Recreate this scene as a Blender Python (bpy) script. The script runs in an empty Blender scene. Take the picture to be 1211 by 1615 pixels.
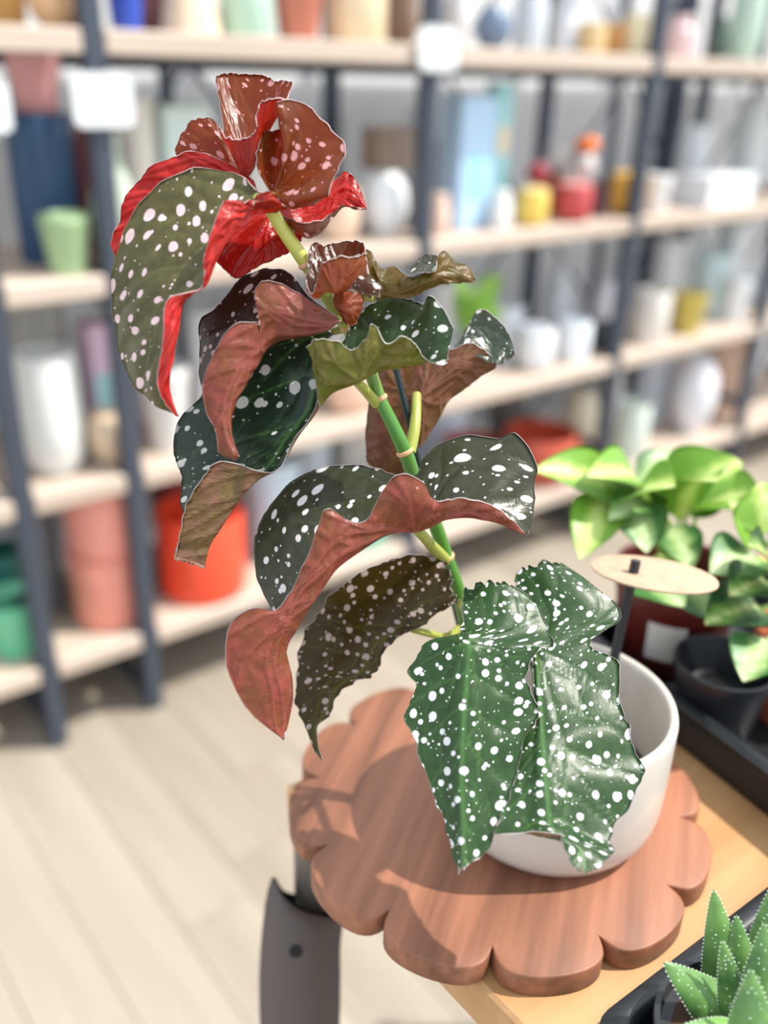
import bpy, math, random
import numpy as np
from mathutils import Matrix, Vector

# ---------------------------------------------------------------- camera, light, exposure
scene = bpy.context.scene
COL = scene.collection
F_PX, CX, CY, EYE = 1475.0, 605.5, 807.5, 1.35
_d = np.array([-95.0, 3100.0, 1475.0]); _d /= np.linalg.norm(_d)      # straight down, in camera axes (right, down, forward)
_y = np.array([0, 0, 1.0]) - _d * _d[2]; _y /= np.linalg.norm(_y)
_x = np.cross(_d, _y)
if _x[0] < 0: _x = -_x
M3 = np.stack([_x, _y, -_d])                                           # camera axes -> world axes
EYEP = np.array([0, 0, EYE])
cam_data = bpy.data.cameras.new('camera'); cam = bpy.data.objects.new('camera', cam_data); COL.objects.link(cam)
cam_data.sensor_fit = 'VERTICAL'; cam_data.sensor_height = 36.0; cam_data.lens = F_PX / 1615.0 * 36.0
cam_data.clip_start = 0.02; cam_data.clip_end = 100
_r, _dn, _f = M3[:, 0], M3[:, 1], M3[:, 2]
cam.matrix_world = Matrix(((_r[0], -_dn[0], -_f[0], 0), (_r[1], -_dn[1], -_f[1], 0), (_r[2], -_dn[2], -_f[2], EYE), (0, 0, 0, 1)))
cam_data.dof.use_dof = True
cam_data.dof.focus_distance = 0.432
cam_data.dof.aperture_fstop = 3.3
scene.camera = cam

world = bpy.data.worlds.new('world'); scene.world = world; world.use_nodes = True
SUN_TO = Vector((0.55, 0.03, 0.84)).normalized()
sun_data = bpy.data.lights.new('sun', 'SUN'); sun_data.energy = 3.9; sun_data.angle = math.radians(0.8); sun_data.color = (1.0, 0.95, 0.87)
sun = bpy.data.objects.new('sun', sun_data); COL.objects.link(sun)
sun.rotation_euler = SUN_TO.to_track_quat('Z', 'Y').to_euler(); sun.location = (3, 1, 3)
_nt = world.node_tree; bg = _nt.nodes['Background']
_sky = _nt.nodes.new('ShaderNodeTexSky'); _sky.sky_type = 'NISHITA'; _sky.sun_disc = False; _sky.sun_elevation = math.asin(SUN_TO.z); _sky.sun_rotation = math.atan2(SUN_TO.x, SUN_TO.y); _sky.dust_density = 4.0; _sky.air_density = 1.0
_hz = _nt.nodes.new('ShaderNodeMix'); _hz.data_type = 'RGBA'; _hz.inputs[0].default_value = 0.80; _hz.inputs[7].default_value = (5.7, 6.2, 6.75, 1)      # thin bright overcast over the blue
_nt.links.new(_sky.outputs[0], _hz.inputs[6]); _nt.links.new(_hz.outputs[2], bg.inputs[0]); bg.inputs[1].default_value = 0.18
scene.view_settings.view_transform = 'Standard'; scene.view_settings.look = 'None'
scene.view_settings.gamma = 1.0; scene.view_settings.use_curve_mapping = False
scene.view_settings.exposure = 0.62
scene.cycles.use_denoising = True

# ---------------------------------------------------------------- measuring helpers
def ray(px, py): return M3 @ np.array([(px - CX) / F_PX, (py - CY) / F_PX, 1.0])
def at(px, py, d): return EYEP + ray(px, py) * d
def on_z(px, py, z):
    r = ray(px, py); return EYEP + r * ((z - EYE) / r[2])
def on_plane(px, py, p, n):
    r = ray(px, py); return EYEP + r * (np.dot(p - EYEP, n) / np.dot(r, n))
def depth_of(p): return float(np.dot(np.array(p) - EYEP, M3[:, 2]))
def srgb(r, g, b):
    def c(v):
        v /= 255.0
        return v / 12.92 if v <= 0.04045 else ((v + 0.055) / 1.055) ** 2.4
    return (c(r), c(g), c(b), 1.0)

# ---------------------------------------------------------------- object helpers
def tag(o, label=None, cat=None, group=None, kind=None):
    if label: o['label'] = label
    if cat: o['category'] = cat
    if group: o['group'] = group
    if kind: o['kind'] = kind
    return o
def empty(name, loc=(0, 0, 0), rz=0.0, parent=None):
    o = bpy.data.objects.new(name, None); COL.objects.link(o); o.empty_display_size = 0.03
    o.location = loc; o.rotation_euler = (0, 0, rz)
    if parent: o.parent = parent
    return o
class MB:
    def __init__(s): s.v = []; s.f = []; s.m = []
    def add(s, verts, faces, mi=0):
        n = len(s.v); s.v += [tuple(map(float, p)) for p in verts]
        s.f += [tuple(i + n for i in f) for f in faces]; s.m += [mi] * len(faces); return s
    def box(s, c, size, ax=None, mi=0, bev=0.0):
        ax = ax or ((1, 0, 0), (0, 1, 0), (0, 0, 1)); A = np.array(ax, float); h = np.array(size) / 2.0; c = np.array(c, float)
        if bev <= 0:
            P = [c + A[0] * h[0] * i + A[1] * h[1] * j + A[2] * h[2] * k for k in (-1, 1) for j in (-1, 1) for i in (-1, 1)]
            return s.add(P, [(0, 2, 3, 1), (4, 5, 7, 6), (0, 1, 5, 4), (2, 6, 7, 3), (0, 4, 6, 2), (1, 3, 7, 5)], mi)
        b = min(bev, *(h * 0.9)); pts = []; fs = []
        loops = []
        for kz, ins in ((-1, b), (-1, 0), (1, 0), (1, b)):
            z = kz * h[2] if ins else kz * (h[2] - b)
            hx, hy = h[0] - ins, h[1] - ins
            L = [(-hx, -hy + b - ins * .5), (-hx + b - ins * .5, -hy), (hx - b + ins * .5, -hy), (hx, -hy + b - ins * .5), (hx, hy - b + ins * .5), (hx - b + ins * .5, hy), (-hx + b - ins * .5, hy), (-hx, hy - b + ins * .5)]
            loops.append(len(pts)); pts += [c + A[0] * x + A[1] * y + A[2] * z for x, y in L]
        for a, b2 in zip(loops, loops[1:]):
            for i in range(8): fs.append((a + i, a + (i + 1) % 8, b2 + (i + 1) % 8, b2 + i))
        fs.append(tuple(reversed(range(8)))); fs.append(tuple(loops[-1] + i for i in range(8)))
        return s.add(pts, fs, mi)
    def lathe(s, prof, seg=40, c=(0, 0, 0), mi=0):
        v = []; f = []; k = len(prof)
        for r, z in prof:
            for i in range(seg):
                a = 2 * math.pi * i / seg; v.append((c[0] + r * math.cos(a), c[1] + r * math.sin(a), c[2] + z))
        for j in range(k - 1):
            for i in range(seg):
                i2 = (i + 1) % seg; f.append((j * seg + i, j * seg + i2, (j + 1) * seg + i2, (j + 1) * seg + i))
        if prof[0][0] > 1e-6: f.append(tuple(reversed(range(seg))))
        if prof[-1][0] > 1e-6: f.append(tuple((k - 1) * seg + i for i in range(seg)))
        return s.add(v, f, mi)
    def tube(s, pts, rad, seg=10, mi=0):
        pts = [np.array(p, float) for p in pts]; n = len(pts)
        rad = [rad] * n if isinstance(rad, (int, float)) else rad
        up = np.array([0.13, 0.31, 0.94]); v = []; f = []; prev = None
        for i, p in enumerate(pts):
            t = pts[min(i + 1, n - 1)] - pts[max(i - 1, 0)]; t /= (np.linalg.norm(t) + 1e-12)
            a = np.cross(t, up if prev is None else prev)
            if np.linalg.norm(a) < 1e-5: a = np.cross(t, [1, 0, 0.2])
            a /= np.linalg.norm(a); b = np.cross(t, a); prev = -b if prev is None else np.cross(a, t)
            for k in range(seg):
                w = 2 * math.pi * k / seg; v.append(p + rad[i] * (a * math.cos(w) + b * math.sin(w)))
        for i in range(n - 1):
            for k in range(seg):
                k2 = (k + 1) % seg; f.append((i * seg + k, i * seg + k2, (i + 1) * seg + k2, (i + 1) * seg + k))
        f.append(tuple(reversed(range(seg)))); f.append(tuple((n - 1) * seg + k for k in range(seg)))
        return s.add(v, f, mi)
    def prism(s, outline, z0, z1, bev=0.0, mi=0):
        n = len(outline); O = np.array(outline, float)
        cen = O.mean(0); loops = []
        spec = [(0, z0), (0, z1)] if bev <= 0 else [(bev, z0), (0, z0 + bev), (0, z1 - bev), (bev * .3, z1 - bev * .3), (bev, z1)]
        nx = np.roll(O, -1, 0) - np.roll(O, 1, 0); nn = np.stack([nx[:, 1], -nx[:, 0]], 1); nn /= (np.linalg.norm(nn, axis=1, keepdims=True) + 1e-12)
        v = []; f = []
        for ins, z in spec:
            v += [(p[0] - q[0] * ins, p[1] - q[1] * ins, z) for p, q in zip(O, nn)]
        for j in range(len(spec) - 1):
            for i in range(n): i2 = (i + 1) % n; f.append((j * n + i, j * n + i2, (j + 1) * n + i2, (j + 1) * n + i))
        f.append(tuple(reversed(range(n)))); f.append(tuple((len(spec) - 1) * n + i for i in range(n)))
        return s.add(v, f, mi)
    def build(s, name, mats, parent=None, smooth=True, angle=40):
        me = bpy.data.meshes.new(name); me.from_pydata(s.v, [], s.f); me.update()
        for m in (mats if isinstance(mats, (list, tuple)) else [mats]): me.materials.append(m)
        if max(s.m or [0]) > 0: me.polygons.foreach_set('material_index', s.m)
        if smooth:
            me.polygons.foreach_set('use_smooth', [True] * len(me.polygons))
            try: me.set_sharp_from_angle(angle=math.radians(angle))
            except Exception: pass
        o = bpy.data.objects.new(name, me); COL.objects.link(o)
        if parent: o.parent = parent
        return o

# ---------------------------------------------------------------- materials
def new_mat(name):
    m = bpy.data.materials.new(name); m.use_nodes = True; nt = m.node_tree; nt.nodes.clear()
    return m, nt, nt.nodes, nt.links
def out(nt, sh):
    o = nt.nodes.new('ShaderNodeOutputMaterial'); nt.links.new(sh, o.inputs['Surface'])
_cache = {}
def plain(color, rough=0.5, metal=0.0, bump=0.15, scale=60.0, var=0.06, coat=0.0, key=None):
    k = (tuple(color), rough, metal, bump, scale, var, coat)
    if k in _cache: return _cache[k]
    m, nt, N, L = new_mat(key or 'surface'); p = N.new('ShaderNodeBsdfPrincipled'); p.inputs['Roughness'].default_value = rough; p.inputs['Metallic'].default_value = metal
    p.inputs['Coat Weight'].default_value = coat
    tc = N.new('ShaderNodeTexCoord'); nz = N.new('ShaderNodeTexNoise'); nz.inputs['Scale'].default_value = scale; nz.inputs['Detail'].default_value = 4
    L.new(tc.outputs['Object'], nz.inputs['Vector'])
    mx = N.new('ShaderNodeMix'); mx.data_type = 'RGBA'
    mx.inputs[6].default_value = tuple(c * (1 - var) for c in color[:3]) + (1,); mx.inputs[7].default_value = tuple(min(1, c * (1 + var)) for c in color[:3]) + (1,)
    L.new(nz.outputs['Fac'], mx.inputs[0]); L.new(mx.outputs[2], p.inputs['Base Color'])
    if bump:
        b = N.new('ShaderNodeBump'); b.inputs['Strength'].default_value = bump; b.inputs['Distance'].default_value = 0.001
        L.new(nz.outputs['Fac'], b.inputs['Height']); L.new(b.outputs['Normal'], p.inputs['Normal'])
    out(nt, p.outputs[0]); _cache[k] = m; return m
def wood(name, c1, c2, axis=(1, 0, 0), ring=60.0, stretch=0.08, rough=0.45, bump=0.25):
    m, nt, N, L = new_mat(name); p = N.new('ShaderNodeBsdfPrincipled'); p.inputs['Roughness'].default_value = rough
    tc = N.new('ShaderNodeTexCoord')
    ang = math.atan2(axis[1], axis[0])
    mp = N.new('ShaderNodeMapping'); mp.inputs['Rotation'].default_value = (0, 0, -ang); mp.inputs['Scale'].default_value = (1, 1, 1)
    mp2 = N.new('ShaderNodeMapping'); mp2.inputs['Scale'].default_value = (stretch, 1, 1)
    L.new(tc.outputs['Object'], mp.inputs['Vector']); L.new(mp.outputs[0], mp2.inputs['Vector'])
    n1 = N.new('ShaderNodeTexNoise'); n1.inputs['Scale'].default_value = ring; n1.inputs['Detail'].default_value = 6; n1.inputs['Distortion'].default_value = 0.4
    n2 = N.new('ShaderNodeTexNoise'); n2.inputs['Scale'].default_value = ring * 5; n2.inputs['Detail'].default_value = 3
    L.new(mp2.outputs[0], n1.inputs['Vector']); L.new(mp2.outputs[0], n2.inputs['Vector'])
    ad = N.new('ShaderNodeMath'); ad.operation = 'MULTIPLY_ADD'; ad.inputs[1].default_value = 0.35; L.new(n2.outputs['Fac'], ad.inputs[0]); L.new(n1.outputs['Fac'], ad.inputs[2])
    cr = N.new('ShaderNodeValToRGB'); cr.color_ramp.elements[0].position = 0.45; cr.color_ramp.elements[0].color = c1; cr.color_ramp.elements[1].position = 0.85; cr.color_ramp.elements[1].color = c2
    L.new(ad.outputs[0], cr.inputs[0]); L.new(cr.outputs[0], p.inputs['Base Color'])
    b = N.new('ShaderNodeBump'); b.inputs['Strength'].default_value = bump; b.inputs['Distance'].default_value = 0.0006
    L.new(ad.outputs[0], b.inputs['Height']); L.new(b.outputs['Normal'], p.inputs['Normal'])
    out(nt, p.outputs[0]); return m

# ---------------------------------------------------------------- the setting
AZ = math.radians(51.0)
AV = np.array([math.sin(AZ), math.cos(AZ), 0]); BV = np.array([-math.cos(AZ), math.sin(AZ), 0]); RZ = math.atan2(AV[1], AV[0])
P1 = on_z(97, 1178, 0.0)
def sh(t, y, z): return P1 + AV * t + BV * y + np.array([0, 0, z])

# floor: subfloor slab with separate pale planks running towards the shelves
M_floor_base = plain(srgb(150, 140, 126), 0.8)
M_planks = [wood('pale_oak_plank', srgb(*c1), srgb(*c2), (1, 0, 0), 9.0, 0.10, 0.55, 0.1) for c1, c2 in
            (((143, 133, 119), (159, 150, 136)), ((137, 127, 113), (153, 144, 130)), ((147, 138, 124), (162, 153, 140)), ((140, 130, 116), (156, 147, 133)))]
floor = MB().box((0, 0, -0.03), (14, 14, 0.04)).build('floor', M_floor_base); tag(floor, kind='structure')
floor.location = tuple(P1 + AV * 1.0 - BV * 1.0); floor.rotation_euler = (0, 0, RZ + math.pi / 2)
plank_me = {}
PW, PL = 0.135, 1.15
rng = random.Random(4)
for i in range(-30, 30):
    off = rng.uniform(-PL, 0)
    for j in range(-4, 6):
        x, y = j * PL + off, i * PW
        wc = np.array(floor.location) + BV * x - AV * y          # world centre of the plank
        if np.linalg.norm(wc[:2] - np.array([0.3, 1.6])) > 3.3 or np.dot(wc - P1, BV) > 0.75: continue
        mi = rng.randrange(4)
        if mi not in plank_me:
            plank_me[mi] = MB().box((0, 0, 0), (PL - 0.0015, PW - 0.0015, 0.012), bev=0.0008).build('floor_plank', M_planks[mi], smooth=False)
            o = plank_me[mi]
        else:
            o = plank_me[mi].copy(); COL.objects.link(o)
        o.parent = floor; o.location = (x, y, -0.0055 + rng.uniform(-0.0006, 0.0006))

M_wall = plain(srgb(244, 247, 250), 0.85, bump=0.1, scale=25)
wall = MB().box((2.0, 0, 1.5), (12.0, 0.08, 3.1)).build('wall_back', M_wall); tag(wall, kind='structure')
wall.location = tuple(sh(0, 0.62, 0)); wall.rotation_euler = (0, 0, RZ)
sk = MB().box((2.0, 0, 0.045), (12.0, 0.015, 0.09)).build('baseboard_back', plain(srgb(225, 225, 222), 0.6)); tag(sk, kind='structure')
sk.location = tuple(sh(0, 0.572, 0)); sk.rotation_euler = (0, 0, RZ)

# shelving
M_steel = plain(srgb(66, 74, 86), 0.42, 0.3, bump=0.05)
M_board = wood('light_shelf_wood', srgb(176, 158, 142), srgb(200, 184, 170), (1, 0, 0), 14, 0.08, 0.5, 0.1)
POSTS = [-0.78, 0.0, 0.225, 0.98, 1.755, 2.53, 3.30, 4.07]
LEVELS = [0.21, 0.59, 0.99, 1.395, 1.80]
DEPTH = 0.40
shelf = empty('shelving_unit', tuple(P1), RZ)
tag(shelf, 'long open shelving with dark steel posts and pale wood boards along the back wall', 'shelves')
post_me = None
for t in POSTS:
    for y in (0.018, DEPTH - 0.018):
        if post_me is None: o = post_me = MB().box((0, 0, 1.05), (0.036, 0.036, 2.1), bev=0.003).build('post', M_steel, shelf, smooth=False)
        else: o = post_me.copy(); COL.objects.link(o); o.parent = shelf
        o.location = (t, y, 0)
    for z in (0.03, 0.30, 0.95, 1.75):
        MB().box((t, DEPTH / 2, z), (0.02, DEPTH - 0.07, 0.03)).build('side_rail', M_steel, shelf, smooth=False)
for t0, t1 in zip(POSTS, POSTS[1:]):
    for z in LEVELS:
        w = t1 - t0 - 0.038
        MB().box(((t0 + t1) / 2, DEPTH / 2 - 0.004, z - 0.02), (w, DEPTH - 0.01, 0.040), bev=0.004).build('shelf_board', M_board, shelf, smooth=False)
        MB().box(((t0 + t1) / 2, DEPTH - 0.03, z - 0.052), (w, 0.02, 0.024)).build('back_rail', M_steel, shelf, smooth=False)
    if t1 - t0 > 0.5:
        for z0, z1 in ((0.22, 0.95), (0.95, 1.75)):
            for s in (0, 1):
                MB().tube([(t0 + 0.02, DEPTH + 0.004 * s, (z0, z1)[s]), (t1 - 0.02, DEPTH + 0.004 * s, (z1, z0)[s])], 0.006, 6).build('cross_brace', M_steel, shelf)
        MB().box(((t0 + t1) / 2 - 0.06, DEPTH - 0.01, 1.15), (0.03, 0.015, 1.85)).build('centre_upright', M_steel, shelf, smooth=False)

# dark upright panels leaning on the wall at the far right
M_navy = plain(srgb(38, 52, 74), 0.5, bump=0.05)
for k, (t, w, lab) in enumerate(((2.62, 0.10, 'narrow dark navy panel on the wall behind the far right shelves'),)):
    o = MB().box((0, 0, 0.9), (w, 0.03, 1.7), bev=0.004).build('wall_panel', M_navy, smooth=False)
    o.location = tuple(sh(t, 0.56, 0)); o.rotation_euler = (0, 0, RZ); tag(o, lab, 'panel')

# white price cards on the posts
M_card = plain(srgb(214, 218, 220), 0.6, bump=0.02)
def rrect(w, h, r, n=6):
    P = []
    for cx, cy, a0 in ((w / 2 - r, h / 2 - r, 0), (-w / 2 + r, h / 2 - r, 90), (-w / 2 + r, -h / 2 + r, 180), (w / 2 - r, -h / 2 + r, 270)):
        for k in range(n + 1):
            a = math.radians(a0 + 90 * k / n); P.append((cx + r * math.cos(a), cy + r * math.sin(a)))
    return P
for px, py, w, h, lab in ((163, 158, 100, 80, 'white rounded card hung on the shelf post above the pale green vase'), (692, 77, 82, 64, 'white rounded card on the shelf post at the top shelf edge'),
                          (-22, 168, 76, 78, 'white rounded card cut off by the left picture edge')):
    c = on_plane(px, py, sh(0, -0.012, 0), BV); s = depth_of(c) / F_PX
    root = MB().prism(rrect(w * s, h * s, 14 * s), -0.002, 0.002).build('price_card', M_card)
    root.matrix_world = Matrix(((AV[0], 0, -BV[0], c[0]), (AV[1], 0, -BV[1], c[1]), (0, 1, 0, c[2]), (0, 0, 0, 1)))
    MB().box((0, 0, -0.007), (0.02, h * s * 0.4, 0.010)).build('card_clip', M_steel, root, smooth=False)
    tag(root, lab, 'sign', 'price cards on the shelf posts')

# ---------------------------------------------------------------- goods on the shelves
def vessel(kind, w, h):
    r = w / 2.0; t = max(0.003, r * 0.09)
    P = {
        'cyl': [(0.001, 0), (r * .93, 0), (r, h * .04), (r, h * .97), (r - t * .4, h), (r - t, h * .97), (r - t, h * .15), (0.001, h * .12)],
        'taper': [(0.001, 0), (r * .70, 0), (r * .74, h * .04), (r * .98, h * .86), (r, h * .88), (r, h * .98), (r - t * .4, h), (r - t, h * .97), (r * .66, h * .15), (0.001, h * .12)],
        'cone': [(0.001, 0), (r, 0), (r * .98, h * .05), (r * .62, h * .95), (r * .55, h), (r * .5, h * .95), (r * .8, h * .1), (0.001, h * .08)],
        'bowl': [(0.001, 0), (r * .45, 0), (r * .5, h * .06), (r * .85, h * .4), (r * .98, h * .8), (r, h), (r - t, h * .97), (r * .8, h * .45), (r * .4, h * .14), (0.001, h * .12)],
        'vase': [(0.001, 0), (r * .7, 0), (r * .95, h * .2), (r, h * .38), (r * .85, h * .6), (r * .5, h * .8), (r * .42, h * .9), (r * .52, h), (r * .42, h * .98), (r * .34, h * .85), (r * .6, h * .5), (0.001, h * .3)],
        'jar': [(0.001, 0), (r * .9, 0), (r, h * .06), (r, h * .68), (r * .75, h * .78), (r * .75, h * .80), (r * .80, h * .80), (r * .80, h * .98), (r * .75, h), (0.001, h)],
        'round': [(0.001, 0), (r * .45, 0), (r * .8, h * .18), (r, h * .45), (r * .9, h * .75), (r * .6, h * .95), (r * .5, h), (r * .42, h * .95), (r * .6, h * .7), (0.001, h * .3)],
        'cup': [(0.001, 0), (r * .6, 0), (r * .9, h * .12), (r, h * .4), (r * .96, h * .96), (r * .92, h), (r * .86, h * .96), (r * .85, h * .3), (0.001, h * .12)],
    }[kind]
    return P
def place(px, h, level, yb, z=None):
    z = LEVELS[level] if z is None else z
    lo, hi = -600.0, 2200.0
    for _ in range(40):
        py = (lo + hi) / 2; p = on_plane(px, py, sh(0, yb, 0), BV)
        if p[2] - depth_of(p) / F_PX * h * 0.5 > z: lo = py
        else: hi = py
    t = float(np.dot(p - P1, AV))
    q = sh(t, yb, z); s = depth_of(q) / F_PX
    return q, s
TOP = {}
def item(name, label, cat, kind, px, w, h, rgb, level, yb=0.10, on=None, rough=0.35, group=None, part=None):
    z = TOP[on] if on else None
    q, s = place(px, h, level, yb, z); W, H = w * s, h * s
    mat = plain(srgb(*rgb), rough, bump=0.08, scale=40, var=0.04)
    if kind == 'box':
        o = MB().box((0, 0, H / 2), (W, min(W * 0.7, 0.16), H), bev=0.004).build(name, mat, smooth=False)
        if part:
            MB().box((0, -min(W * .7, .16) / 2 - 0.0008, H * part[0]), (W * part[1], 0.0012, H * part[2])).build('box_label', plain(srgb(*part[3]), 0.6), o, smooth=False)
    elif kind == 'lidded':
        o = MB().lathe(vessel('cup', W, H * .86), 36).build(name, mat)
        MB().lathe([(0.001, H * .84), (W * .46, H * .84), (W * .47, H * .9), (W * .30, H * .94), (W * .09, H * .95), (W * .09, H), (0.001, H)], 36).build('lid', plain(srgb(*(part or rgb)), rough), o)
    else:
        o = MB().lathe(vessel(kind, W, H), 36).build(name, mat)
        if kind == 'cyl' and part:
            MB().lathe([(W * .503, H * part[0]), (W * .512, H * part[0] + .001), (W * .512, H * part[1] - .001), (W * .503, H * part[1])], 36).build('band', plain(srgb(*part[2]), rough), o)
    o.location = tuple(q); o.rotation_euler = (0, 0, RZ)
    tag(o, label, cat, group); TOP[name + str(px)] = q[2] + H
    return o
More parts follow.
